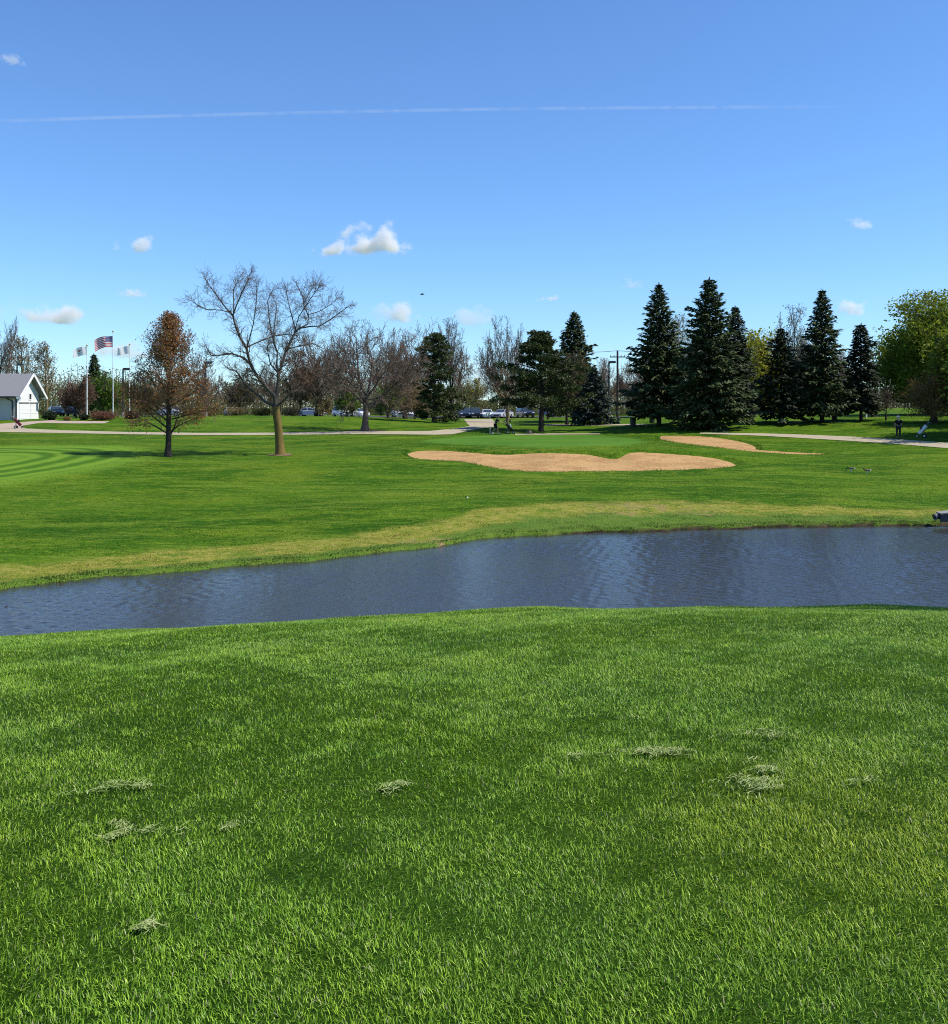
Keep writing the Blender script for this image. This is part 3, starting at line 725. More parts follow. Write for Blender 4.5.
decid('pale_budding_tree', 'tall pale grey budding tree rising behind the dark spruce', 794, 150, 305, 26, 40, VASE, bark_grey, twig_m, (lf_pale, 5000, .13, .3, (3,4), 0), trunk_h=.22, rmin=.018)
decid('pale_budding_tree', 'pale budding tree filling the gap between the two tallest spruces', 686, 142, 314, 34, 41, OAK, bark_grey, twig_tan, (lf_pale, 7000, .14, .35, (3,4), 0), trunk_h=.16, rmin=.018)
decid('bare_sapling', 'thin bare sapling behind the standing golfer in the white cap', 886, 94, 385, 10, 42, UPR, bark_dark, twig_m, None, trunk_h=.97, rmin=.010)
decid('multi_stem_tree', 'dark many-stemmed bare tree behind the trunk at the right edge', 944, 112, 352, 26, 43, dict(VASE, ang=[.75,.65,.75,.75,.7]), bark_dark, twig_dark, (lf_olive, 1500, .13, .3, (3,4), 0), trunk_h=.06, rmin=.014)

# --- conifers
spr = [leafmat('spruce_needles', [(.014,.026,.006),(.036,.056,.014),(.100,.125,.040)], .08, .6, .2),  # lightest tone paints sunlit detail onto random sprays, here and in the variants below
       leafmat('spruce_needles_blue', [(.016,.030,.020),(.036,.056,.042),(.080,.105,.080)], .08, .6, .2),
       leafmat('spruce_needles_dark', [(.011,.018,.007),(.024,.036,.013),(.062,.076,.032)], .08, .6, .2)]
pine_m = leafmat('pine_needles', [(.014,.026,.007),(.036,.054,.013),(.085,.102,.028)], .1, .6, .2)
def spruce(name, label, px, Y, top_py, half_px, seed, mat, base=.06, prof=.85, dens=1.0, group=None, rag=.22, blunt=0.0):
    x, y, z = at(px, Y); Ht = top(top_py, Y)-z; Rm = half_px*Y/F; g = rng_(seed)
    root = thing(name, label, 'tree', (x, y, z), 0, group)
    tr = MB(); tr.tube([(0,0,-.2),(0,0,.3),(0,0,Ht*.5),(0,0,Ht*.98)], [Ht*.021, Ht*.017, Ht*.010, .015], 9, cap=False)
    nb = int(Ht*34); zz = base*Ht+(Ht*.985-base*Ht)*np.linspace(0, 1, nb)**.92
    C, A, Nn, Sz = [], [], [], []
    cm = MB(); Bs = []
    lob = g.uniform(0, 6.28, 6)
    for i in range(nb):
        tt = (zz[i]-base*Ht)/(Ht*(1-base)); a = i*2.39996+g.normal(0, .25)
        Rr = Rm*((1-tt)**prof*(1-blunt)+blunt*(1-tt**3)*.9)*(1-.45*max(0, (.16-tt)/.16)*g.random())
        L = Rr*(1-rag+rag*2*g.random()**1.3)*(1+.10*math.sin(2*a+lob[0])+.08*math.sin(tt*19+lob[1]+a))+.12
        if math.sin(3*a+lob[2]+tt*9)*math.sin(tt*23+lob[3]) > .55: L *= .62
        L = max(L*(1 if g.random() > .12 else 1.18), .10)
        up = .25+.55*tt; dr = .75*(1-tt)+.05
        ns = max(4, int((5+L*12)*dens)); s = g.uniform(.03, 1, ns)**.55
        rad = L*s; w = .42*L*(1-s)*(s**.5)+.10; lat = g.uniform(-1, 1, ns)*w; L0 = L
        hz = L*(up*s*.6-dr*s*s*.75+.30*(1-tt)*s**5)
        ca, sa = math.cos(a), math.sin(a)
        c = np.stack([ca*rad-sa*lat, sa*rad+ca*lat, zz[i]+hz-np.abs(lat)*.25+g.normal(0,.04,ns)], 1)
        c[:,2] = np.minimum(c[:,2], Ht*.985)
        # spray direction: outward, splayed to its side, hanging a little
        sp = np.sign(lat)*g.uniform(.2, .9, ns); dz = g.uniform(-.95, .05, ns)+.5*tt
        d = np.stack([ca*np.cos(sp)-sa*np.sin(sp), sa*np.cos(sp)+ca*np.sin(sp), dz], 1); d /= np.linalg.norm(d, axis=1)[:,None]
        C.append(c); A.append(d); Sz.append(np.clip(.17+.055*L*g.uniform(.7,1.3,ns), .14, .40))
        if i % 3 == 0: tr.tube([(0,0,zz[i]),(ca*L*.5,sa*L*.5,zz[i]+L*(up*.3-dr*.19)),(ca*L*.9,sa*L*.9,zz[i]+L*(up*.54-dr*.6))], [.03,.02,.008], 4, cap=False)
    # leader
    C.append(np.stack([np.zeros(14)+g.normal(0,.03,14), g.normal(0,.03,14), Ht-np.linspace(0,.9,14)],1)); A.append(np.stack([g.normal(0,.5,14), g.normal(0,.5,14), np.ones(14)],1)); Sz.append(np.full(14,.16))
    C = np.concatenate(C); A = np.concatenate(A); A /= np.linalg.norm(A,axis=1)[:,None]; Sz = np.concatenate(Sz)
    n = len(C); k = g.normal(0, .35, (n,3))+np.array((0,0,1)); b = np.cross(A, k); b /= np.linalg.norm(b, axis=1)[:,None]; nn = np.cross(b, A)
    s = Sz[:,None]
    V = np.stack([C-A*s*.7, C-b*s*.36-nn*s*.12, C+A*s-nn*s*.1, C+b*s*.36-nn*s*.12, C-A*s*.1+nn*s*.08], 1).reshape(-1,3)
    i = np.arange(n)[:,None]*5
    cm.add(V, i+np.array([0,1,4]), i+np.array([1,2,4]), i+np.array([2,3,4]), i+np.array([3,0,4]))
    tr.build('trunk', bark_dark, root, smooth=True)
    cm.build('crown', mat, root)
    return root
SG = None
spruce('spruce', 'tall narrow-tipped dark spruce left of the tallest spruce', 659, 96, 283, 39, 51, spr[0], base=.07, prof=.85, rag=.34)
spruce('spruce', 'tallest spruce with a blunt top standing behind the smaller bunker', 709, 90, 278, 42, 52, spr[0], base=.02, prof=.74, blunt=.10, rag=.34)
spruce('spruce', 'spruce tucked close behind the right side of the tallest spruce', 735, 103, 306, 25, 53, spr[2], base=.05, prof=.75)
spruce('spruce', 'near-black spruce with a bare top left of the long-tipped spruce', 781, 94, 328, 28, 54, spr[2], base=.08, prof=.85, rag=.4)  # needles take the darkest spruce material
spruce('spruce', 'tall long-tipped spruce standing clear at right of the dark spruce', 822, 94, 289, 33, 55, spr[0], base=.07, prof=.86, rag=.36)
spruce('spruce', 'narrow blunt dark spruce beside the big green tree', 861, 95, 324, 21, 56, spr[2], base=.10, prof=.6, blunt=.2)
spruce('spruce', 'spruce with pointed crown behind the flat-topped pine', 574, 119, 311, 32, 57, spr[0], base=.10, prof=.8, rag=.2)
spruce('blue_spruce', 'small bluish spruce in front of the dark parked car', 594, 106, 368, 22, 58, spr[1], base=.03, prof=.85, dens=1.3)
spruce('spruce', 'small distant spruce between the flagpoles', 94, 140, 354, 15, 59, spr[0], base=.1, prof=.8)

def pine(name, label, px, Y, top_py, half_px, seed, mat, clear, shape, n=9000):
    """trunk, spreading limbs and needle clumps; shape = list of (height fraction, half width fraction)"""
    x, y, z = at(px, Y); Ht = top(top_py, Y)-z; Rm = half_px*Y/F; g = rng_(seed)
    root = thing(name, label, 'tree', (x, y, z)); tr = MB()
    tr.tube([(0,0,-.2),(0,0,.3),(.1,0,Ht*.35),(-.1,.1,Ht*.7),(0,0,Ht*.95)], [Ht*.034,Ht*.028,Ht*.022,Ht*.014,.03], 10, cap=False)
    hf = [s[0] for s in shape]; wf = [s[1] for s in shape]
    K, KR = [], []
    nl = 46
    for i in range(nl):
        f = clear+(1-clear)*(i+.5)/nl*.97; a = i*2.39996+g.normal(0,.3); L = Rm*np.interp(f, hf, wf)*g.uniform(.55, 1.12)
        z0 = Ht*f-.12*L; tipz = z0+L*(.10+.3*(f-.4))
        p1 = np.array((math.cos(a)*L*.5, math.sin(a)*L*.5, (z0+tipz)/2+.05*L)); p2 = np.array((math.cos(a)*L, math.sin(a)*L, tipz))
        tr.tube([(0,0,z0), p1, p2], [.07,.045,.015], 5, cap=False)
        for s in np.linspace(.35, 1, 4):
            c = np.array((math.cos(a)*L*s, math.sin(a)*L*s, z0+(tipz-z0)*s+.1))+g.normal(0,.22,3); K.append(c); KR.append(g.uniform(.45,.85)*(.55+.1*Rm))
    K = np.array(K); KR = np.array(KR); j = g.integers(0, len(K), n); q = g.normal(size=(n,3)); q /= np.linalg.norm(q,axis=1)[:,None]
    q *= (g.random(n)**.45)[:,None]; q[:,2] *= .45; C = K[j]+q*KR[j][:,None]; C[:,2] *= Ht/np.quantile(C[:,2], .997)
    A = q*np.array((1,1,1.6))+g.normal(0,.45,(n,3))+np.array((0,0,.35)); A /= np.linalg.norm(A,axis=1)[:,None]
    b = np.cross(A, g.normal(size=(n,3))); b /= np.linalg.norm(b,axis=1)[:,None]; s = g.uniform(.10,.22,n)[:,None]
    V = np.stack([C-A*s, C-b*s*.3, C+A*s, C+b*s*.3],1).reshape(-1,3); i = np.arange(n)[:,None]*4
    cm = MB(); cm.add(V, i+np.array([0,1,2]), i+np.array([0,2,3]))
    tr.build('trunk', bark_dark, root, smooth=True); cm.build('crown', mat, root); return root
pine('pine', 'spreading flat-topped pine with a bare lower trunk behind the putting green', 541, 95, 332, 52, 61, pine_m, .27, [(.2,.6),(.3,1.0),(.48,1.0),(.62,.80),(.76,.52),(.9,.22),(1,.04)], 24000)
pine('pine', 'ragged dark pine reaching the ground left of the car park drive', 434, 111, 334, 29, 62, pine_m, .06, [(0,.7),(.12,.85),(.4,.85),(.7,.7),(.9,.5),(1,.3)], 16000)

# --- trees at the left, behind the clubhouse and the flags
decid('plum_tree', 'low maroon budding tree behind the left flagpole', 76, 114, 376, 21, 71, OAK, bark_dark, twig_red, (lf_maroon, 3000, .10, .22, (3,4), 0), trunk_h=.12, rmin=.013)
decid('green_shrub_tree', 'small bright green tree between the flagpoles and the reddish tree', 108, 126, 371, 18, 72, OAK, bark_dark, twig_m, (lf_lime, 3600, .15, .35, (2,3,4), 0), trunk_h=.10, rmin=.015)
far = [ # px, Y, top, half, kind, label
 (-6, 135, 306, 22, 'v', 'bare tall tree cut by the left edge of the photo behind the clubhouse'),
 (22, 150, 336, 20, 't', 'tall tan budding tree straight behind the clubhouse ridge'),
 (47, 143, 342, 17, 't', 'tan bare tree just right of the clubhouse gable'),
 (207, 145, 352, 26, 'v', 'bare grey tree behind the gap between the reddish and yellow-trunked trees'),
 (240, 150, 368, 20, 'o', 'low olive tree behind the lower limbs of the yellow-trunked tree'),
 (273, 165, 362, 22, 'v', 'bare tree directly behind the yellow trunk'),
 (300, 150, 350, 22, 'o', 'olive tinged tree left of the dense brown bare tree'),
 (388, 150, 352, 26, 'p', 'pinkish bare tree behind the dense bare broad tree'),
 (140, 150, 372, 24, 'o', 'low olive tree behind the reddish budding tree'),
 (170, 160, 378, 22, 't', 'low tan tree behind the trunk of the reddish tree'),
 (472, 190, 378, 20, 'y', 'distant yellowish tree left of the sky gap above the parked cars'),
 (506, 160, 366, 24, 't', 'tan budding tree behind the silver parked car'),
 (527, 150, 372, 18, 't', 'tan tree behind the trunk of the flat-topped pine'),
 (604, 165, 358, 20, 'p', 'pinkish bare tree just left of the utility pole'),
 (634, 160, 362, 22, 'p', 'pinkish bare tree just right of the utility pole'),
 (844, 150, 352, 22, 'p', 'pinkish bare tree between the long-tipped and the narrow blunt spruce'),
 (722, 155, 358, 26, 'y', 'yellowish tree low behind the tallest spruces'),
 (806, 128, 334, 24, 'y', 'yellow green tree low between the dark and the long-tipped spruce'),
 (656, 170, 352, 24, 't', 'tan tree showing left of the narrow-tipped spruce'),
]
far = [(a, b+32, c, d, e, f) for a, b, c, d, e, f in far]
KIND = {'v': (VASE, bark_grey, twig_m, None, .18), 't': (UPR, bark_tan, twig_tan, (lf_tan, 1800, .13, .3, (3,4), 0), .97), 'o': (OAK, bark_dark, twig_m, (lf_olive, 3000, .16, .35, (2,3,4), 0), .12),
        'p': (VASE, bark_dark, twig_red, (lf_pink, 1300, .12, .3, (3,4), 0), .16), 'y': (OAK, bark_tan, twig_tan, (lf_yel, 1900, .17, .4, (3,4), 0), .12)}
NM = {'v': 'bare_tree', 't': 'tan_budding_tree', 'o': 'olive_tree', 'p': 'pinkish_bare_tree', 'y': 'yellowish_tree'}
proto = {}
for i, (px, Y, tp, hp, k, label) in enumerate(far):
    P_, bm_, cm_, lf_, th = KIND[k]; x, y, z = at(px, Y); hh = top(tp, Y)-z; hw = hp*Y/F
    key = (k, i % 2)
    if key not in proto:
        proto[key] = (decid(NM[k], label, px, Y, tp, hp, 200+i, P_, bm_, cm_, lf_, trunk_h=th, rmin=.018, group='background trees beyond the car park'), hh, hw)
    else:
        r0, h0, w0 = proto[key]; dup(r0, (x, y, z), i*1.3, label, (hw/w0, hw/w0, hh/h0))
# fresh green saplings and tan weeping shrubs by the car park
decid('lime_tree', 'small lime green tree left of the dense bare tree trunk', 347, 118, 385, 10, 81, OAK, bark_dark, twig_m, (lf_lime, 2200, .12, .25, (2,3,4), 0), trunk_h=.12, rmin=.013)
decid('lime_tree', 'lime green tree right of the dense bare tree trunk', 388, 117, 384, 14, 82, OAK, bark_dark, twig_m, (lf_lime, 2600, .12, .28, (2,3,4), 0), trunk_h=.16, rmin=.013)
decid('tan_weeping_tree', 'tan weeping tree above the white vans by the car park', 415, 121, 379, 20, 83, dict(OAK, trop=[.1,0,-.1,-.15,-.15]), bark_tan, twig_tan, (lf_tan, 3400, .11, .25, (3,4), 0), trunk_h=.16, rmin=.014)
decid('tan_shrub_tree', 'low tan shrubby tree left of the bare oak slope', 322, 121, 396, 10, 84, OAK, bark_tan, twig_tan, (lf_tan, 1800, .10, .25, (2,3,4), 0), trunk_h=.08, rmin=.013)
# trees standing just outside the right of the picture, whose shade crosses the slope
decid('shade_tree', 'leafy green tree just beyond the right edge of the picture', 1014, 75.5, 296, 62, 91, OAK, bark_dark, twig_m, (lf_green, 30000, .17, .5, (1,2,3,4), .2), trunk_h=.14, r0=.3, rmin=.016, group='trees beyond the right edge')
x, y, z = at(1008, 87); dup(COL.objects['shade_tree'], (x, y, z), 1.0, 'second leafy green tree just beyond the right edge, standing behind the first', 1.05)
x, y, z = at(1130, 100); dup(COL.objects['shade_tree'], (x, y, z), 2.2, 'leafy green tree farthest beyond the right edge', .95)

small = (8.25, 11.2)
def near_tree():
    rg = random.Random(5); out = []; grow(out, rg, Vector((0,0,0)), Vector((0,0,1)), 1.0, .10, 0, OAK); fit(out, 5.6, 1.75)
    r = thing('young_tree', 'young leafy tree just outside the right edge on the near lawn', 'tree', (small[0], small[1], float(fore(np.array([small[0]]), np.array([small[1]]))[0])))
    skel_mb(out, (0,1), .008).build('trunk', bark_grey, r, smooth=True); cm = skel_mb(out, (2,3,4), .004)
    T = tips(out, (2,3,4)); g = rng_(9); C = T[g.integers(0, len(T), 9000)]+g.normal(0, .12, (9000,3)); leaves(cm, C, .05, g, 0, .5, 1); cm.build('crown', [twig_m, lf_green], r)
near_tree()

# --- shrubs
def shrub(name, label, px, Y, w_px, h_px, mat, seed, n=1600, leafs=.07):
    x, y, z = at(px, Y); w = w_px*Y/F/2; h = h_px*Y/F; g = rng_(seed)
    root = thing(name, label, 'shrub', (x, y, z))
    st = MB()
    for i in range(9):
        a = i*.7; st.tube([(0,0,-.1),(math.cos(a)*w*.3,math.sin(a)*w*.3,h*.4),(math.cos(a)*w*.7,math.sin(a)*w*.7,h*.75)], [.03,.02,.008], 4, cap=False)
    st.build('stem', bark_dark, root)
    q = g.normal(size=(n,3)); q /= np.linalg.norm(q,axis=1)[:,None]; q *= (g.random(n)**.4)[:,None]*(1+.14*np.sin(q[:,0]*5+seed)+.12*np.sin(q[:,1]*6+q[:,2]*5))[:,None]
    C = q*np.array((w, w, h*.52))+np.array((0,0,h*.5)); C[:,2] = np.maximum(C[:,2], .03)
    leaves(MB(), C, leafs, g) if False else None
    m = MB(); leaves(m, C, leafs, g); m.build('foliage', mat, root); return root
shrub('round_shrub', 'clipped dark round shrub beside the clubhouse corner', 50, 107, 15, 9, lf_dark, 101, 2200)
shrub('brown_shrub', 'small russet shrub right of the round dark shrub', 67, 106, 8, 4, lf_orange, 102, 700, .06)
shrub('dark_shrub', 'low dark shrub at the foot of the left flagpole', 84, 107, 11, 6, lf_dark, 103, 1400)
shrub('red_shrub', 'low russet flowering hedge right of the left flagpole', 103, 107, 26, 9, leafmat('leaves_russet', [(.15,.055,.035),(.23,.10,.06),(.10,.06,.025)], .3), 104, 3000)
shrub('dark_shrub', 'dark shrub under the reddish tree by the slope', 132, 109, 16, 8, lf_maroon, 105, 1800)
shrub('pink_shrub', 'pinkish bare shrub at the foot of the narrow blunt spruce', 872, 100, 18, 26, lf_pink, 106, 900, .06)
for i, (px, Y, w, h) in enumerate([(208,121,24,8),(236,122,22,9),(262,121,20,8),(292,122,22,9),(190,124,22,8)]):
    shrub('hedge_shrub', ['low tan brush below the lamp post','low tan brush beside the parked white car behind the slope','low tan brush right behind the yellow trunk','low tan brush right of the yellow trunk','low tan brush behind the reddish tree'][i], px, Y, w, h, lf_tan if i % 2 else lf_olive, 110+i, 1500, .09)['group'] = 'brush along the car park edge'

# --- far wood that reads as one mass
g = rng_(77); mb = MB(); n = 150000
X = g.uniform(-150, 150, n); Y = g.uniform(205, 255, n); hmax = 7.2+1.6*np.sin(X*.13)+1.2*np.sin(X*.37+1)+1.0*np.sin(X*.9)
gap = (np.abs(X/Y*F+CX-483) < 14); hmax = np.where(gap, 3.2, hmax)
Zb = H(X, Y); C = np.stack([X, Y, Zb+hmax*g.random(n)**1.15], 1)
leaves(mb, C, .27, g, 0, .35)
for i in range(1500):
    x, y = X[i], Y[i]; mb.tube([(x,y,Zb[i]-.2),(x+g.normal(0,.2),y,Zb[i]+hmax[i]*.5),(x+g.normal(0,.5),y,Zb[i]+hmax[i])], [.12,.08,.03], 4, cap=False)
wood_m = leafmat('far_wood', [(.14,.11,.07),(.21,.18,.09),(.17,.18,.05),(.22,.17,.13)], .3, patch=(.06, (.10,.11,.03)))
tag(mb.build('woodland', wood_m), 'distant low belt of mixed budding woodland behind the car park', 'woodland', kind='stuff')
#@@PART3
# ------------------------------------------------------------------ clubhouse
white_m = simple('white_siding', (.74,.73,.71), .6, .3, var=.05, scale=2)
trim_m = simple('white_trim', (.80,.79,.77), .5, .3, var=.03)
t = NT('tan_siding'); o_ = t.obj(); sp = t.n('ShaderNodeSeparateXYZ'); t.l(o_, sp.inputs[0])
ln = t.math('FRACT', t.math('MULTIPLY', sp.outputs[2], 5.0)); c = t.mix(t.ramp(ln, .0, .14), (.30,.27,.245), t.mix(t.noise(o_, 1.5, 3), (.52,.47,.43), (.60,.55,.50)))
siding_m = t.done(t.bsdf(c, .7, .2))
t = NT('roof_shingle'); o_ = t.obj(); c = t.mix(t.noise(o_, 5, 4, .7, sv=(1,3,3)), (.15,.15,.155), (.27,.265,.27)); roof_m = t.done(t.bsdf(c, .9, .15))
dark_m = simple('dark_metal', (.03,.03,.032), .5, .4)
glass_m = simple('window_glass', (.03,.04,.05), .08, .6, var=.1)
black_m = simple('black_rubber', (.015,.015,.016), .7, .3)
X1, Yn, Yf = -48.92, 107.0, 112.3
zb = h1(-50, 107)-.25; zE = top(393, 108); zA = top(374.5, 109.6)
hs_ = thing('clubhouse', 'white gabled clubhouse building with grey shingle roof at the left edge', 'building', (X1, Yn, zb))
L_, W_, E_, A_ = 16.0, Yf-Yn, zE-zb, zA-zb; yc = W_/2; ov = .6; rk = .62
mb = MB(); mb.box((-L_/2, W_/2, E_/2), (L_, W_, E_)); mb.build('wall', siding_m, hs_)
mb = MB(); gp = [(-.0, .0), (W_, 0), (W_, E_), (yc, A_-.12), (0, E_)]
Vg = [(.02, y, z) for y, z in gp]+[(-.15, y, z) for y, z in gp]
mb.add(Vg, [(5,6,1,0),(6,7,2,1),(7,8,3,2),(8,9,4,3),(9,5,0,4)], [(0,1,2,3,4)], [(9,8,7,6,5)]); mb.build('gable_wall', white_m, hs_)
sl = (A_-E_)/yc; mb = MB()
def slab(y0, z0, y1, z1, x0, x1, th):
    return [(x0,y0,z0),(x1,y0,z0),(x1,y1,z1),(x0,y1,z1),(x0,y0,z0-th),(x1,y0,z0-th),(x1,y1,z1-th),(x0,y1,z1-th)]
BX = [(0,1,2,3),(7,6,5,4),(0,4,5,1),(1,5,6,2),(2,6,7,3),(3,7,4,0)]
mb.add(slab(-ov, E_-ov*sl+.1, yc-.003, A_+.1, -L_, rk, .12), BX); mb.add(slab(W_+ov, E_-ov*sl+.1, yc+.003, A_+.1, -L_, rk, .12), BX)
rf = mb.build('roof', roof_m, hs_)
mb = MB()
mb.add(slab(-ov-.02, E_-ov*sl+.13, yc, A_+.13, rk+.003, rk+.06, .34), BX); mb.add(slab(W_+ov+.02, E_-ov*sl+.13, yc, A_+.13, rk+.063, rk+.12, .34), BX)
mb.box((rk-.1, -ov-.03, E_-ov*sl-.07), (.5, .22, .2)); mb.box((rk-.1, W_+ov+.03, E_-ov*sl-.07), (.5, .22, .2))
mb.build('bargeboard', trim_m, hs_)
mb = MB(); mb.box((-L_/2+.1, -ov-.07, E_-ov*sl+.02), (L_, .14, .16)); mb.build('gutter', dark_m, hs_)
mb = MB(); mb.tube([(-.9,-ov-.05,E_-ov*sl-.02),(-.9,-ov+.1,E_-.55),(-.45,-.08,E_-.9),(-.42,-.08,.1)], .07, 8); mb.build('downspout', dark_m, hs_)
for k, (y0, y1) in enumerate(((.45, 2.9), (3.25, 4.95))):
    mb = MB(); mb.box((.05, (y0+y1)/2, 1.0), (.06, y1-y0, 1.95))
    for z in (.45, .95, 1.45): mb.box((.085, (y0+y1)/2, z), (.02, y1-y0-.1, .03))
    d = mb.build('garage_door', white_m, hs_)
    mb = MB(); mb.box((.06, (y0+y1)/2, 2.1), (.10, y1-y0+.1, .14)); mb.build('door_header', simple('header_grey%d' % k, (.22,.23,.22), .6), d)
for yy in (.6, 3.1):
    mb = MB(); mb.box((.05, yy, E_-.35), (.05, .62, .75)); w = mb.build('window', trim_m, hs_)
    mb = MB(); mb.box((.082, yy, E_-.35), (.02, .46, .58)); mb.build('pane', glass_m, w)
mb = MB(); mb.box((-4.2, -.04, 1.1), (2.6, .06, 2.1)); 
for z in (.6, 1.1, 1.6): mb.box((-4.2, -.075, z), (2.5, .02, .03))
mb.build('garage_door', white_m, hs_)
# apron in front of the clubhouse
AP = [ray(-60,425),ray(0,424),ray(30,421.6),ray(52,420.4),ray(60,421.0),ray(110,421.5),ray(104,423.4),ray(75,423.6),ray(40,423.0),ray(22,426),ray(25,428.5),ray(0,428.5),ray(-60,428)]
t = NT('apron_concrete'); apron_m = t.done(t.bsdf(t.mix(t.noise(t.pos(), 1.5, 4), (.33,.25,.19), (.43,.34,.27)), .9, .1))
tag(sheet(np.array(AP), 'pavement', apron_m, .02, .8), 'pinkish concrete apron in front of the clubhouse', 'pavement', kind='structure')

# ------------------------------------------------------------------ flags
pole_m = simple('white_pole', (.72,.72,.70), .4, .5, var=.03)
gold_m = simple('gold_ball', (.55,.38,.10), .3, .5, metal=.8)
fl_white = leafmat('flag_white', [(.78,.78,.78),(.80,.80,.80)], .5); fl_red = leafmat('flag_red', [(.45,.035,.045),(.46,.04,.05)], .3)
fl_blue = leafmat('flag_blue', [(.030,.035,.14),(.032,.038,.15)], .3); fl_brown = simple('emblem_brown', (.30,.13,.05)); fl_blue2 = simple('emblem_blue', (.10,.25,.50)); fl_green2 = simple('emblem_green', (.10,.28,.10))
def wave(u, v, Lf, Hf, seed, droop=.45):
    """u along the fly (0 hoist..1), v down the hoist 0..1; flies towards -X"""
    x = -Lf*u*.93; z = -Hf*v-droop*Lf*u*u*.55-.05*Lf*math.sin(u*6.5+seed+v*1.5)*u
    y = .11*Lf*math.sin(u*8+seed+v*1.2)*min(1, u*3)
    return (x, y, z)
def flag_mesh(name, Lf, Hf, seed, mats, fn, parent, nu=26, nv=13):
    V = [wave(i/nu, j/nv, Lf, Hf, seed) for j in range(nv+1) for i in range(nu+1)]; mb = MB()
    for j in range(nv):
        for i in range(nu):
            a = j*(nu+1)+i; mb.add([], [], mi=0) if False else None
            mb.Fs.append((np.array([[a, a+1, a+nu+2, a+nu+1]]), fn(i/nu, j)))
    mb.V = [np.array(V)]; mb.n = len(V)
    return mb.build(name, mats, parent, smooth=True)
def onflag(mb, u, v, r, Lf, Hf, seed, poly, sx=1.0, off=.012):
    for sgn in (-1, 1):
        V = [wave(u+a*r*sx/Lf, v+b*r/Hf, Lf, Hf, seed) for a, b in [(0,0)]+poly]; V = [(x, y+sgn*off, z) for x, y, z in V]
        n = len(poly); mb.add(V, [(0, 1+i, 1+(i+1)%n) for i in range(n)])
STAR = [((1 if k % 2 == 0 else .4)*math.sin(k*PI/5), -(1 if k % 2 == 0 else .4)*math.cos(k*PI/5)) for k in range(10)]
def flagpole(px, Y, top_py, label, base_px=None):
    x, y, z = at(px, Y); Hp = top(top_py, Y)-z
    r = thing('flagpole', label, 'flagpole', (x, y, z), 0, 'flagpoles beside the clubhouse')
    mb = MB(); mb.tube([(0,0,-.2),(0,0,Hp*.5),(0,0,Hp-.1)], [.065,.055,.035], 10); mb.build('pole', pole_m, r)
    mb = MB(); mb.ball((0,0,Hp), .11); mb.build('finial', gold_m, r, smooth=True)
    mb = MB(); mb.tube([(0,0,-.02),(0,0,.12)], [.24,.18], 12); mb.build('base_collar', dark_m, r); return (x, y, z+Hp)
# US flag
p0 = flagpole(113, 122, 331.5, 'tallest white flagpole, carrying the striped flag')
us = thing('flag', 'red and white striped flag with a starred blue canton flying on the tallest pole', 'flag', (p0[0]-.06, p0[1], p0[2]-.55), R(35), 'flags flying to the left')
flag_mesh('flag_field', 2.25, 1.35, .6, [fl_red, fl_white, fl_blue], lambda u, j: 2 if (u < .4 and j < 7) else (j % 2), us)
mb = MB()
for row in range(9):
    for k in range(6 if row % 2 == 0 else 5):
        onflag(mb, .4*((k*2+1+(row % 2))/12), 7/13*(row+1)/10, .042, 2.25, 1.35, .6, STAR)
mb.build('stars', fl_white, us)
# white flag with an eagle emblem
p0 = flagpole(87, 112, 345.5, 'nearest white flagpole, in front of the maroon tree')
il = thing('flag', 'white flag with a small brown bird emblem on the nearest pole', 'flag', (p0[0]-.06, p0[1], p0[2]-.15), R(35), 'flags flying to the left')
flag_mesh('flag_field', 1.6, .95, 2.1, [fl_white], lambda u, j: 0, il)
mb = MB(); onflag(mb, .5, .42, .20, 1.6, .95, 2.1, [(-1,-.5),(-.35,-.35),(-.1,-.7),(.15,-.65),(.2,-.3),(.9,-.6),(.75,.1),(.3,.25),(.1,.6),(-.25,.5),(-.4,.1),(-.85,.05)]); mb.build('bird_emblem', fl_brown, il)
mb = MB(); onflag(mb, .5, .66, .07, 1.6, .95, 2.1, [(-2,-.4),(2,-.4),(1.6,.7),(-1.6,.7)]); mb.build('shore_emblem', fl_green2, il)
p0 = flagpole(129.5, 124, 344.5, 'thin flagpole right of the tallest one, carrying a plain white flag')
wf_ = thing('flag', 'plain white flag on the right-hand pole next to the reddish tree', 'flag', (p0[0]-.06, p0[1], p0[2]-.2), R(35), 'flags flying to the left')
flag_mesh('flag_field', 1.5, .95, 4.0, [fl_white], lambda u, j: 0, wf_)

# ------------------------------------------------------------------ lamps, poles and wires
def lamp_post(px, Y, top_py, label, rz=0.0):
    x, y, z = at(px, Y); Hp = top(top_py, Y)-z; r = thing('street_lamp', label, 'street lamp', (x, y, z), rz, 'dark car park lamps')
    mb = MB(); mb.tube([(0,0,-.2),(0,0,Hp-.1)], [.11,.085], 8); mb.build('pole', dark_m, r)
    mb = MB(); mb.tube([(0,0,-.05),(0,0,.5)], [.24,.22], 12); mb.build('base', simple('lamp_base', (.3,.29,.27)), r)
    mb = MB(); mb.box((.42,0,Hp-.05), (.75,.42,.24), taper=.9); hd = mb.build('lamp_head', dark_m, r)
    mb = MB(); mb.box((.42,0,Hp-.19), (.5,.3,.03)); mb.build('lens', simple('lamp_lens', (.55,.55,.5), .2), hd)
    mb = MB(); mb.box((.04,0,Hp-.06), (.2,.09,.09)); mb.build('arm', dark_m, r)
lamp_post(123, 116, 368.5, 'dark shoebox street lamp next to the thin right flagpole')
lamp_post(205.5, 117, 362, 'dark lamp post between the reddish tree and the yellow-trunked tree')
lamp_post(609, 118, 361.5, 'dark lamp post just left of the wooden utility pole')
lamp_post(17, 128, 364, 'dark lamp standing behind the clubhouse roof')
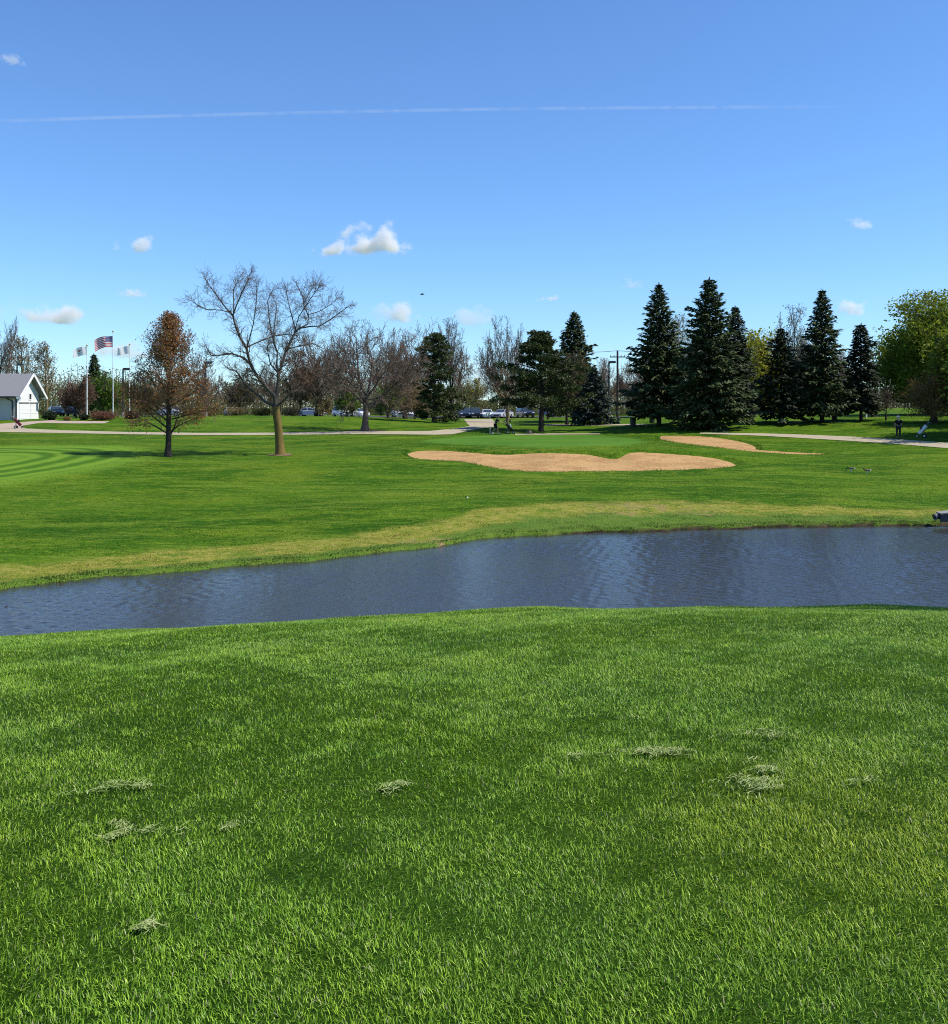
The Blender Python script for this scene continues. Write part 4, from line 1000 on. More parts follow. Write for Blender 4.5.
wood_pole = barkmat('pole_wood', (.045,.030,.022), (.10,.07,.05))
ends = []
for px, Y, tp, label in ((617.5,130,350.5,'brown wooden utility pole with a crossarm right of the dark lamp post'),(548,131,350,'wooden utility pole hidden behind the flat-topped pine'),(700,130,350,'wooden utility pole hidden behind the tallest spruces')):
    x, y, z = at(px, Y); Hp = top(tp, Y)-z; r = thing('utility_pole', label, 'utility pole', (x, y, z), 0, 'utility poles along the lot')
    mb = MB(); mb.tube([(0,0,-.3),(0,0,Hp)], [.17,.12], 10); mb.build('pole', wood_pole, r)
    mb = MB(); mb.box((0,-.15,Hp-.85), (2.0,.11,.13)); arm = mb.build('crossarm', wood_pole, r)
    for dx in (-.9, -.45, .45, .9):
        mb = MB(); mb.tube([(dx,-.15,Hp-.78),(dx,-.15,Hp-.58)], [.05,.035], 8); mb.build('insulator', simple('insulator', (.25,.2,.17)), arm)
    ends.append((x, y, z+Hp))
for k, (a, b, lb) in enumerate(((1,0,'thin overhead wire from the pole behind the pine to the crossarm pole'),(0,2,'thin overhead wire from the crossarm pole to the spruces'))):
    A, B = np.array(ends[a]), np.array(ends[b]); s = np.linspace(0,1,14)[:,None]
    pts = A+(B-A)*s+np.array((0,0,1))*(-.25*4*s*(1-s)); mb = MB(); mb.tube(pts-np.array((0,0,.02)), .028, 5)
    tag(mb.build('utility_wire', dark_m), lb, 'wire', 'overhead wires')

# ------------------------------------------------------------------ cars
def paint(name, c): 
    t = NT(name); return t.done(t.bsdf(t.mix(t.noise(t.obj(), 3, 2), c, tuple(min(1, k*1.08+.003) for k in c)), .28, .5, **{'Coat Weight': .6}))
P_white, P_silver, P_navy, P_black, P_dark = paint('paint_white', (.74,.74,.73)), paint('paint_silver', (.42,.44,.46)), paint('paint_navy', (.015,.022,.05)), paint('paint_black', (.012,.012,.014)), paint('paint_grey', (.06,.063,.07))
plate_m = simple('lamp_clear', (.7,.7,.68), .15, .6); tail_m = simple('tail_lamp_red', (.35,.02,.02), .2, .5); rim_m = simple('alloy_rim', (.45,.45,.46), .3, .5, metal=.6); blk_trim = simple('grille_black', (.012,.012,.013), .4, .4)
SHAPES = {
 'sedan': dict(body=[(-2.25,.32),(-2.3,.62),(-2.22,.92),(-1.55,.98),(.95,.94),(1.75,.82),(2.2,.68),(2.28,.45),(2.2,.28)], gb=(-1.75,1.15), gt=(-1.05,.30), zt=1.44, zb=.95, w=.89),
 'suv':   dict(body=[(-2.25,.38),(-2.32,.7),(-2.28,1.02),(-2.1,1.06),(1.0,1.04),(1.85,.98),(2.22,.84),(2.3,.5),(2.2,.34)], gb=(-2.22,1.2), gt=(-1.95,.45), zt=1.72, zb=1.04, w=.93),
 'van':   dict(body=[(-2.4,.38),(-2.45,.8),(-2.42,1.1),(-2.3,1.12),(1.5,1.08),(2.15,.95),(2.42,.75),(2.45,.45),(2.35,.34)], gb=(-2.38,1.85), gt=(-2.2,.95), zt=1.86, zb=1.09, w=.97)}
def make_car(name, label, paint_m, kind):
    S_ = SHAPES[kind]; w = S_['w']; r = thing(name, label, 'car', group='cars in the car park')
    bm = bmesh.new(); prof = S_['body']; n = len(prof)
    rows = []
    for yy, k in ((-w,.0),(-w*.94,.05),(0,.06),(w*.94,.05),(w,.0)):
        rows.append([bm.verts.new((x*(1-.02*(abs(yy) > w*.97)-.0), yy, z+(k if z > .8 else 0))) for x, z in prof])
    for a, b in zip(rows, rows[1:]):
        for i in range(n): bm.faces.new((a[i], a[(i+1)%n], b[(i+1)%n], b[i]))
    bm.faces.new(rows[0][::-1]); bm.faces.new(rows[-1])
    (b0, b1), (t0, t1), zt, zb_ = S_['gb'], S_['gt'], S_['zt'], S_['zb']; wb, wt = w*.93, w*.76
    gv = [bm.verts.new(q) for q in ((b0,-wb,zb_),(b1,-wb,zb_-.02),(b1,wb,zb_-.02),(b0,wb,zb_),(t0,-wt,zt-.03),(t1,-wt,zt-.02),(t1,wt,zt-.02),(t0,wt,zt-.03),((t0+t1)/2,-wt*.98,zt+.02),((t0+t1)/2,wt*.98,zt+.02))]
    for f in ((0,1,5,8,4),(2,3,7,9,6),(1,2,6,5),(3,0,4,7),(4,8,9,7),(8,5,6,9)): bm.faces.new([gv[i] for i in f])
    bmesh.ops.recalc_face_normals(bm, faces=bm.faces)
    me = bpy.data.meshes.new('body'); bm.to_mesh(me); bm.free(); me.materials.append(paint_m)
    ob = bpy.data.objects.new('body', me); COL.objects.link(ob); ob.parent = r
    bv = ob.modifiers.new('bevel', 'BEVEL'); bv.width = .035; bv.segments = 2; bv.limit_method = 'ANGLE'; bv.angle_limit = R(25)
    def pane(nm, Q, inset=.1, off=.02):
        Q = np.array(Q, float); c = Q.mean(0); nrm = np.cross(Q[1]-Q[0], Q[2]-Q[0]); nrm /= np.linalg.norm(nrm)
        if nrm@(c-np.array((0,0,1.1))) < 0: nrm = -nrm
        A = c+(Q-c)*(1-inset)+nrm*off; B = c+(Q-c)*(1-inset)-nrm*.02
        k = len(Q); m = MB(); m.add(np.concatenate([A, B]), [list(range(k))], [(i, k+i, k+(i+1)%k, (i+1)%k) for i in range(k)], [list(range(k, 2*k))[::-1]]); return m.build(nm, glass_m, r)
    V = [tuple(v) for v in ((b0,-wb,zb_),(b1,-wb,zb_),(b1,wb,zb_),(b0,wb,zb_),(t0,-wt,zt-.03),(t1,-wt,zt-.02),(t1,wt,zt-.02),(t0,wt,zt-.03))]
    pane('windscreen', [V[1],V[2],V[6],V[5]], .12); pane('rear_window', [V[3],V[0],V[4],V[7]], .16)
    for sa, (i0, i1, i2, i3) in ((-1,(0,1,5,4)),(1,(3,2,6,7))):
        q = np.array([V[i0],V[i1],V[i2],V[i3]]); mid0, mid1 = (q[0]+q[1])/2, (q[2]+q[3])/2
        pane('side_window', [q[0], mid0, mid1, q[3]], .16); pane('side_window', [mid0, q[1], q[2], mid1], .16)
    wr = .33 if kind == 'sedan' else .37
    for sx in (-1.38, 1.40):
        for sy in (-1, 1):
            m = MB(); m.tube([(sx, sy*(w-.20), wr), (sx, sy*(w+.012), wr)], wr, 20); wh = m.build('wheel', black_m, r)
            m = MB(); m.tube([(sx, sy*(w-.02), wr), (sx, sy*(w+.03), wr)], wr*.62, 14); m.build('rim', rim_m, wh)
    xf = prof[-2][0]; zl = .70 if kind == 'sedan' else .86
    for sy in (-1, 1):
        m = MB(); m.box((xf-.06, sy*w*.72, zl-.04), (.16, .38, .15)); m.build('headlight', plate_m, r)
        m = MB(); m.box((prof[1][0]+.02, sy*w*.76, .82), (.10, .30, .22)); m.build('tail_light', tail_m, r)
        m = MB(); m.box((b1-.35, sy*(w+.06), zb_+.06), (.12, .16, .13)); m.build('mirror', paint_m, r)
    m = MB(); m.box((xf-.02, 0, zl-.18), (.10, w*1.0, .2)); m.build('grille', blk_trim, r)
    return r
protos = {}
carlist = [ # px, Y, paint, kind, yaw (0 = nose towards the camera), label
 (172,158,'w','sedan',70,'white car almost hidden behind the reddish budding tree'),
 (231,160,'w','sedan',20,'white car small behind the slope left of the yellow trunk'),
 (311,158,'s','sedan',80,'silver car side-on right of the yellow-trunked tree'),
 (343,156,'w','suv',30,'white car just left of the dense bare tree trunk'),
 (356,158,'w','sedan',50,'white car half hidden by the dense bare tree trunk'),
 (399,158,'w','suv',12,'white car left one of the pair under the tan weeping tree'),
 (409.5,159,'w','sedan',5,'white car right one of the pair under the tan weeping tree'),
 (463,160,'n','suv',12,'navy SUV beside the ragged pine at the end of the row'),
 (474.5,160,'b','suv',10,'black SUV between the navy one and the white sedan'),
 (487,160,'w','sedan',4,'white sedan facing the camera at the top of the cart path drive'),
 (502.5,159,'s','sedan',-28,'silver car parked left of the flat-topped pine and right of the white sedan'),
 (525,158,'b','suv',14,'black SUV just left of the flat-topped pine trunk'),
 (550.5,158,'s','suv',28,'silver SUV just right of the flat-topped pine trunk'),
 (584,156,'n','suv',20,'dark blue car beside the small blue spruce'),
 (56,142,'b','sedan',30,'black car behind the clipped round shrub'),
 (77,142,'n','suv',40,'dark blue car behind the nearest flagpole'),
]
PM = {'w': (P_white,'white'), 's': (P_silver,'silver'), 'n': (P_navy,'navy'), 'b': (P_black,'black')}
for px, Y, pc, kd, yaw, label in carlist:
    x, y, z = at(px, Y); rz = -PI/2+R(yaw); key = (pc, kd)
    if key not in protos:
        c = protos[key] = make_car('parked_car', label, PM[pc][0], kd); c.location = (x, y, z+.02); c.rotation_euler = (0,0,rz)
    else: dup(protos[key], (x, y, z+.02), rz, label)

# ------------------------------------------------------------------ people, skinned from joints
def skin(name, chains, mats, parent, sub=2, root=0):
    bm = bmesh.new(); ly = bm.verts.layers.skin.verify(); idx = {}
    for ch in chains:
        prev = None
        for (pt, rad) in ch:
            key = tuple(round(c, 4) for c in pt)
            v = idx.get(key)
            if v is None:
                v = bm.verts.new(pt); v[ly].radius = (rad, rad) if not hasattr(rad, '__len__') else rad; idx[key] = v
                if len(idx) == 1: v[ly].use_root = True
            if prev is not None and bm.edges.get((prev, v)) is None: bm.edges.new((prev, v))
            prev = v
    me = bpy.data.meshes.new(name); bm.to_mesh(me); bm.free()
    o = bpy.data.objects.new(name, me); COL.objects.link(o)
    m = o.modifiers.new('skin', 'SKIN'); m.use_smooth_shade = True; m.branch_smoothing = .3
    s = o.modifiers.new('sub', 'SUBSURF'); s.levels = sub; s.render_levels = sub
    dg = bpy.context.evaluated_depsgraph_get(); me2 = bpy.data.meshes.new_from_object(o.evaluated_get(dg)); o.modifiers.clear(); o.data = me2; me2.name = name
    me2.materials.clear()
    for mm in (mats if isinstance(mats, list) else [mats]): me2.materials.append(mm)
    if parent is not None: o.parent = parent
    return o
skin_m = simple('skin', (.42,.25,.17), .55, .3, var=.06); hair_m = simple('hair_dark', (.03,.022,.016), .7)
def person(label, loc, rz, J, cloth, hat=None, shorts=False):
    """J: joints (x forward, y left, z up) - pelvis chest neck head shoulders elbows hands knees feet"""
    r = thing('person', label, 'person', loc, rz)
    V = {k: Vector(v) for k, v in J.items()}
    pel, che, nek, hed = V['pelvis'], V['chest'], V['neck'], V['head']; mid = pel.lerp(che, .5)
    up = (hed-nek).normalized(); ch = [[(pel,.135),(mid,.12),(che,.145),(nek,.055),(nek+up*.09,.055),(hed-up*.02,.095),(hed+up*.09,.085)]]
    fwd = V.get('look', Vector((1,0,0)))
    for s, sy in (('l',1),('r',-1)):
        sh, el, ha, hip, kn, an = V['sh_'+s], V['el_'+s], V['ha_'+s], V['hip_'+s], V['kn_'+s], V['an_'+s]
        fa = (ha-el).normalized(); palm = ha+fa*.05
        ch.append([(che,.145),(sh,.062),(sh.lerp(el,.5),.05),(el,.042),(el.lerp(ha,.5),.038),(ha,.027),(palm,.034)])
        side = fa.cross(Vector((0,0,1))) if abs(fa.z) < .9 else Vector((0,1,0)); side.normalize(); dn = fa.cross(side).normalized()
        for k, ln in enumerate((.075,.085,.08,.062)):
            o0 = palm+fa*.03+side*(.03-.02*k); ch.append([(palm,.034),(o0,.010),(o0+fa*ln*.5+dn*.01,.009),(o0+fa*ln*.85+dn*.035,.008)])
        ch.append([(ha,.027),(ha+side*.035+fa*.03,.011),(ha+side*.05+fa*.065+dn*.02,.009)])
        ch.append([(pel,.135),(hip,.095),(hip.lerp(kn,.5),.08),(kn,.058),(kn.lerp(an,.35),.056),(an,.04),(an+Vector((.03,0,-.05)),.04),(an+Vector((.15,0,-.07)),.03)])
    b = skin('body', ch, skin_m, r)
    # face: nose, ears and eyes
    m = MB(); fx = hed+fwd*.10; m.ball(tuple(fx), (.018,.014,.022), 8, 6)
    for sy in (-1, 1): m.ball(tuple(hed+Vector((0, sy*.098, 0))), (.02,.012,.032), 8, 6)
    m.build('nose_and_ears', skin_m, r, smooth=True)
    m = MB()
    for sy in (-1, 1): m.ball(tuple(hed+fwd*.088+Vector((0, sy*.035, .025))), .011, 8, 6)
    m.build('eyes', black_m, r, smooth=True)
    shirt, trou, shoe = cloth
    sc_ = [[(pel+Vector((0,0,.02)),.155),(mid,.14),(che,.165),(nek-up*.03,.075)]]
    for s in 'lr':
        sh, el = V['sh_'+s], V['el_'+s]; sc_.append([(che,.165),(sh,.080),(sh.lerp(el,.6),.066),(sh.lerp(el,.95),.062)])
    skin('shirt', sc_, shirt, r)
    tc = []
    for s in 'lr':
        hip, kn, an = V['hip_'+s], V['kn_'+s], V['an_'+s]
        if shorts: tc.append([(pel,.15),(hip,.112),(hip.lerp(kn,.5),.102),(hip.lerp(kn,.92),.095)])
        else: tc.append([(pel,.15),(hip,.110),(hip.lerp(kn,.5),.096),(kn,.074),(kn.lerp(an,.5),.068),(an+Vector((0,0,.02)),.062)])
    skin('shorts' if shorts else 'trousers', tc, trou, r)
    for s in 'lr':
        an = V['an_'+s]; m = MB(); m.ball(tuple(an+Vector((.07,0,-.075))), (.145,.05,.045), 12, 8); m.build('shoe', shoe, r, smooth=True)
    if hat: 
        m = MB(); m.ball(tuple(hed+up*.055), (.118,.112,.085), 14, 10); q = hed+fwd*.13+up*.055; m.box(tuple(q), (.14,.16,.018)); m.build('cap', hat, r, smooth=True)
    else:
        m = MB(); m.ball(tuple(hed+up*.045-fwd*.02), (.108,.104,.085), 14, 10); m.build('hair', hair_m, r, smooth=True)
    return r
cl_black = simple('cloth_black', (.012,.012,.014), .85, .1); cl_navy = simple('cloth_navy', (.02,.022,.035), .85, .1); cl_char = simple('cloth_charcoal', (.035,.033,.033), .85, .1)
cl_white = simple('cloth_white', (.72,.72,.70), .85, .1); cl_tan = simple('cloth_tan', (.34,.24,.15), .85, .1); cl_mar = simple('cloth_maroon', (.10,.02,.03), .85, .1)
# golfer walking behind the green, leaning on a push cart
x, y, z = at(495.5, 91)
person('golfer in dark clothes and shorts walking with a push cart behind the green', (x, y, z), 0.0,
  dict(pelvis=(-.02,0,.86), chest=(.14,0,1.22), neck=(.20,0,1.40), head=(.27,0,1.53), sh_l=(.16,.19,1.33), sh_r=(.16,-.19,1.33), el_l=(.34,.22,1.10), el_r=(.36,-.20,1.10), ha_l=(.58,.14,1.02), ha_r=(.60,-.14,1.02),
       hip_l=(-.02,.10,.82), hip_r=(-.02,-.10,.82), kn_l=(.20,.10,.46), kn_r=(-.05,-.10,.44), an_l=(.22,.10,.09), an_r=(-.33,-.10,.13)), (cl_char, cl_black, cl_white), None, True)
# golfer standing in the shade at right
x, y, z = at(898.5, 77.5)
person('golfer standing in the shade in black top and white cap near the right edge', (x, y, z), R(95),
  dict(pelvis=(0,0,.92), chest=(.02,0,1.30), neck=(.03,0,1.48), head=(.05,0,1.63), sh_l=(.02,.20,1.41), sh_r=(.02,-.20,1.41), el_l=(-.02,.27,1.14), el_r=(-.02,-.27,1.14), ha_l=(.10,.26,.90), ha_r=(.10,-.26,.90),
       hip_l=(0,.10,.88), hip_r=(0,-.10,.88), kn_l=(.03,.12,.49), kn_r=(.02,-.12,.49), an_l=(-.02,.13,.09), an_r=(-.02,-.13,.09)), (cl_black, cl_char, cl_black), cl_white, False)

def golf_cart(label, loc, rz, bag_m, accent):
    r = thing('push_cart', label, 'golf push cart', loc, rz, 'golf bags on push carts')
    m = MB(); m.tube([(-.55,0,1.02),(-.30,0,.78),(.42,0,.20)], .022, 8); m.tube([(-.05,0,.58),(-.05,.30,.16)], .016, 6); m.tube([(-.05,0,.58),(-.05,-.30,.16)], .016, 6); m.build('frame', dark_m, r)
    m = MB(); m.tube([(-.56,-.16,1.02),(-.56,.16,1.02)], .02, 8); m.build('handle', black_m, r)
    for c in ((-.05,.33,.15),(-.05,-.33,.15),(.50,0,.12)):
        rr = c[2]; m = MB(); m.tube([(c[0],c[1]-.03,rr),(c[0],c[1]+.03,rr)], rr, 18); w = m.build('wheel', black_m, r); m = MB(); m.tube([(c[0],c[1]-.034,rr),(c[0],c[1]+.034,rr)], rr*.5, 12); m.build('hub', rim_m, w)
    d = np.array((-.62,0,.74)); d /= np.linalg.norm(d); b0 = np.array((.38,0,.30))
    m = MB(); m.tube([b0, b0+d*.10, b0+d*.45, b0+d*.78, b0+d*.84], [.125,.14,.125,.135,.14], 14); bg = m.build('golf_bag', bag_m, r, smooth=True)
    m = MB(); m.ball(tuple(b0+d*.42+np.array((.09,0,.10))), (.085,.12,.17), 12, 8); m.build('pocket', accent, bg, smooth=True)
    g = rng_(int(abs(loc[0])*10))
    for k in range(6):
        a = k*1.05; s = b0+d*.84+np.array((math.cos(a)*.06, math.sin(a)*.08, 0)); e = s+d*(.18+.12*g.random())+np.array((0, .02*math.sin(a), 0))
        m = MB(); m.tube([s-d*.1, e], .008, 5); m.ball(tuple(e+d*.03), (.055,.035,.04), 8, 6); m.build('golf_club', simple('club_steel', (.3,.3,.31), .3, .5, metal=.7) if k % 2 else black_m, r, smooth=True)
    return r
x, y, z = at(495.5, 91); golf_cart('push cart with a black golf bag and white pocket behind the green', (x+1.15, y-.02, z), 0.0, black_m, cl_white)
x, y, z = at(924, 77.5); golf_cart('push cart with a white golf bag in the shade below the brown tree', (x, y, z), R(150), cl_white, black_m)
x, y, z = at(16.5, 95); golf_cart('push cart with a dark maroon golf bag on the path by the clubhouse', (x, y, z), R(15), cl_mar, black_m)

# ------------------------------------------------------------------ small things on the course
x, y, z = at(490, 90.5); r = thing('pin_flag', 'white flag on a thin pin in the putting green', 'golf pin', (x, y, z))
m = MB(); m.tube([(0,0,-.2),(0,0,2.05)], .016, 8); m.build('pole', pole_m, r)
m = MB(); V = []
for i in range(9):
    u = i/8; V += [(-.42*u, .05*math.sin(u*7), 2.04-.16*u*u), (-.42*u, .05*math.sin(u*7+.3), 1.72-.16*u*u)]
m.add(V, [(2*i, 2*i+2, 2*i+3, 2*i+1) for i in range(8)]); m.build('flag', fl_white, r, smooth=True)
# pale yellow box
x, y, z = at(610.5, 111.5); r = thing('utility_box', 'pale yellow utility box on the grass below the lamp post', 'utility box', (x, y, z))
ylw = simple('pale_yellow', (.62,.56,.26), .5); m = MB(); m.box((0,0,.35), (.42,.36,.72)); m.build('housing', ylw, r); m = MB(); m.box((0,0,.76), (.48,.42,.10), taper=.8); m.build('lid', ylw, r)
m = MB(); m.box((0,-.186,.36), (.30,.012,.5)); m.build('door', simple('pale_yellow_door', (.55,.49,.22)), r)
# dark bin by the spruces
x, y, z = at(633, 97); r = thing('litter_bin', 'dark litter bin standing left of the narrow-tipped spruce', 'bin', (x, y, z))
m = MB(); m.tube([(0,0,0),(0,0,.05),(0,0,.72)], [.24,.26,.29], 16); m.build('drum', dark_m, r); m = MB(); m.tube([(0,0,.73),(0,0,.80),(0,0,.88)], [.31,.30,.12], 16); m.build('lid', black_m, r)
x, y, z = at(652, 101); dup(r, (x, y, z), .4, 'dark litter bin right behind the narrow-tipped spruce trunk')
x, y, z = at(824, 97); dup(r, (x+.9, y-.3, z), .8, 'dark litter bin at the foot of the long-tipped spruce')
# white posts
x, y, z = at(866, 98.5); r = thing('marker_post', 'white marker post right of the narrow blunt spruce trunk', 'marker post', (x, y, z))
m = MB(); m.tube([(0,0,-.2),(.03,0,.95)], [.10,.09], 12); m.build('post', trim_m, r); m = MB(); m.ball((.03,0,.96), (.09,.09,.04), 12, 6); m.build('cap', trim_m, r, smooth=True)
x, y, z = at(841, 108); r = thing('tee_sign', 'small pale sign on the grass behind the spruces at right', 'sign', (x, y, z))
m = MB(); m.box((0,0,.52), (.5,.06,.36)); m.build('panel', trim_m, r)
for sx in (-.18, .18): m = MB(); m.tube([(sx,.05,-.1),(sx,.05,.5)], .03, 6); m.build('leg', dark_m, r)
# rock by the path
def rock(label, px, Y, s, seed):
    x, y, z = at(px, Y); m = MB(); g = rng_(seed); ph = g.uniform(0, 6, 4)
    m.ball((0,0,s[2]*.35), s, 16, 10, fn=lambda V: 1+.14*np.sin(V[:,0]*4+ph[0])+.10*np.sin(V[:,1]*5+V[:,2]*4+ph[1])+.07*np.sin(V[:,2]*9+V[:,0]*7+ph[2]))
    o = m.build('rock', simple('rock_tan%d' % seed, (.32,.24,.16), .9, .1, var=.3), None, smooth=True); o.location = (x, y, z); tag(o, label, 'rock')
rock('tan rock lying on the grass right of the push cart behind the green', 529.5, 92.5, (.26,.2,.16), 3)
# golf ball
x, y, z = at(467.5, 40.2); m = MB(); m.ball((0,0,.02), .0214*1.6, 14, 10, fn=lambda V: 1-.02*(np.sin(V[:,0]*30)*np.sin(V[:,1]*30) > .3)); o = m.build('golf_ball', trim_m, None, smooth=True); o.location = (x, y, z); tag(o, 'white golf ball lying on the fairway below the long bunker', 'golf ball')

# ------------------------------------------------------------------ geese
t = NT('duck_feathers'); o_ = t.obj(); sp = t.n('ShaderNodeSeparateXYZ'); t.l(o_, sp.inputs[0])
c = t.mix(t.noise(o_, 9, 3), (.09,.065,.045), (.16,.12,.085)); c = t.mix(t.ramp(sp.outputs[2], .30, .24), c, (.55,.52,.47))
c = t.mix(t.ramp(sp.outputs[0], -.24, -.30), c, (.7,.7,.68)); c = t.mix(t.ramp(sp.outputs[0], .20, .25), c, (.012,.012,.013)); drake_m = t.done(t.bsdf(c, .8, .2))
def duck_(label, px, Y, rz, head):
    x, y, z = at(px, Y); r = thing('duck', label, 'duck', (x, y, z), rz, 'ducks on the fairway'); r.scale = (.58,)*3
    hd = Vector(head); n1_ = Vector((.25,0,.40)); n2_ = n1_.lerp(hd, .55)+Vector((.04,0,.02))
    skin('body', [[(Vector((-.06,0,.33)),(.13,.12)),(Vector((.10,0,.35)),(.125,.11)),(n1_,.06),(n2_,.036),(hd,.042),(hd+Vector((.07,0,-.015)),.022)],[(Vector((-.06,0,.33)),(.13,.12)),(Vector((-.24,0,.33)),(.075,.07)),(Vector((-.40,0,.36)),(.025,.03))],
       [(Vector((-.06,0,.33)),.13),(Vector((-.02,.06,.20)),.03),(Vector((-.02,.065,.03)),.014),(Vector((.06,.07,.012)),.014)],[(Vector((-.06,0,.33)),.13),(Vector((-.02,-.06,.20)),.03),(Vector((-.02,-.065,.03)),.014),(Vector((.06,-.07,.012)),.014)]], drake_m, r)
    m = MB(); m.tube([tuple(hd+Vector((.06,0,-.015))), tuple(hd+Vector((.13,0,-.03)))], [.02,.008], 8); m.build('beak', black_m, r)
    m = MB()
    for s in (-1, 1): m.ball(tuple(hd+Vector((-.005, s*.034, -.022))), (.03,.012,.028), 8, 6)
    m.build('cheek_patch', cl_white, r, smooth=True)
duck_('feeding duck with lowered head, left one of the pair on the fairway', 851, 53.5, R(170), (.42,0,.18))
duck_('duck with raised dark head, right one of the pair on the fairway', 867, 52.5, R(175), (.31,0,.58))
# bird on the pond and bird in the sky
duck_m = simple('feathers_dark', (.03,.022,.016), .7)
r = thing('driftwood', 'tiny dark floating twig at the left end of the pond', 'twig', ((6-CX)/F*20.6, 20.6, WATER_Z), R(20)); r.scale = (.6,)*3
m = MB(); m.tube([(-.05,0,.0),(-.01,.01,.02),(.04,0,.015),(.06,-.01,.05)], [.008,.014,.012,.005], 7); m.build('stem', duck_m, r)
m = MB(); m.tube([(0,.005,.02),(.01,.03,.055),(.0,.035,.075)], [.008,.006,.003], 6); m.build('side_shoot', duck_m, r)
bx = thing('bird', 'small dark bird flying above the bare trees', 'bird', ((422-CX)/F*100, 100, top(294.5, 100)), R(200))
skin('body', [[(Vector((0,0,0)),.06),(Vector((.14,0,.01)),.035),(Vector((.20,0,.015)),.035)],[(Vector((0,0,0)),.06),(Vector((-.16,0,0)),.025),(Vector((-.26,0,0)),.03)]], duck_m, bx)
for s in (-1, 1):
    m = MB(); a = [(.08,s*.04,.01),(.12,s*.22,.10),(.02,s*.42,.06),(-.06,s*.40,.055),(-.08,s*.20,.08),(-.07,s*.04,0)]
    m.add([*a, *[(x_, y_, z_-.012) for x_, y_, z_ in a]], [(0,1,2,3,4,5)], [(11,10,9,8,7,6)], [(i, 6+i, 6+(i+1)%6, (i+1)%6) for i in range(6)]); m.build('wing', duck_m, bx)

# ------------------------------------------------------------------ drain pipe end at the right bank
Yc = 34.6; xc = (936-CX)/F*Yc; zc = top(514.5, Yc)
r = thing('drain_outlet', 'grey flared drain pipe end sticking out of the bank at the right edge', 'drain pipe', (xc, Yc, zc-.02), 0); r.scale = (1, .9, .8)
t = NT('galvanised_metal'); galv = t.done(t.bsdf(t.mix(t.noise(t.obj(), 8, 4), (.05,.052,.058), (.10,.10,.108)), .5, .4, .5)); conc = simple('concrete_rim', (.24,.235,.22), .8, .2)
m = MB(); m.tube([(-.08,-.02,-.08),(.25,0,-.02),(1.6,.1,.20)], [.12,.12,.12], 20, cap=False); m.build('pipe', galv, r, smooth=True)
m = MB(); a = np.arange(24)*2*PI/24; ring = np.array([(0, math.cos(k), math.sin(k)) for k in a])
V = np.concatenate([ring*.135+(-.06,-.02,-.085), ring*.115+(-.06,-.02,-.085), ring*.115+(-.02,-.02,-.07), ring*.15+(-.02,-.02,-.07)]); n = 24
m.add(V, [(q*n+i, q*n+(i+1)%n, ((q+1)%4)*n+(i+1)%n, ((q+1)%4)*n+i) for q in range(4) for i in range(n)]); m.build('rim', conc, r, smooth=True)
m = MB(); m.tube([(-.015,-.02,-.072),(.0,-.02,-.07)], .112, 20); m.build('mouth_shade', black_m, r)  # flat black disc put in for the shade inside the pipe
m = MB(); V = [(.06,-.22,-.27),(1.7,-.16,-.27),(1.7,-.16,.30),(.10,-.22,.10),(.06,-.14,-.27),(1.7,-.08,-.27),(1.7,-.08,.30),(.10,-.14,.10)]
m.add(V, BX); m.build('side_panel', galv, r)
m = MB(); m.add(slab(-.26,.14,.2,.17,.06,.12,.05), BX) if False else None
V = [(.06,-.27,.105),(1.72,-.2,.335),(1.72,.2,.36),(.06,.16,.13)]; V = V+[(a_, b_, c_-.05) for a_, b_, c_ in V]; m.add(V, BX); m.build('top_flange', conc, r)

# ------------------------------------------------------------------ dry clippings on the lawn
clip_m = leafmat('dry_clippings', [(.17,.24,.05),(.28,.34,.11),(.40,.43,.19)], .15)
def fray(px, py):
    Y = np.arange(2, 18, .01); X = (px-CX)/F*Y; k = np.nonzero(fore(X, Y)+.02 >= EYE-(py-HZ)*Y/F)[0][0]; return X[k], Y[k]
clips = [(670,751,.17,.06,330,'pale oval heap of dry grass clippings right of the middle of the lawn'),(772,783,.24,.07,420,'largest tangled heap of pale clippings at the right of the lawn'),(775,733,.13,.035,140,'thin line of dry clippings above the largest heap at right'),
 (130,785,.13,.05,150,'thin scattered dry clippings on the left lawn'),(128,831,.09,.04,190,'small rounded heap of dry clippings low on the left lawn'),(393,788,.08,.03,120,'small heap of dry clippings left of the middle of the lawn'),
 (145,925,.06,.035,80,'tiny pale tuft of clippings at the lower left'),(575,757,.035,.03,40,'tiny pale tuft of clippings near the middle of the lawn'),(865,780,.07,.04,45,'faint scattered clippings right of the largest heap'),(222,829,.06,.03,40,'faint scattered clippings right of the small rounded heap')]
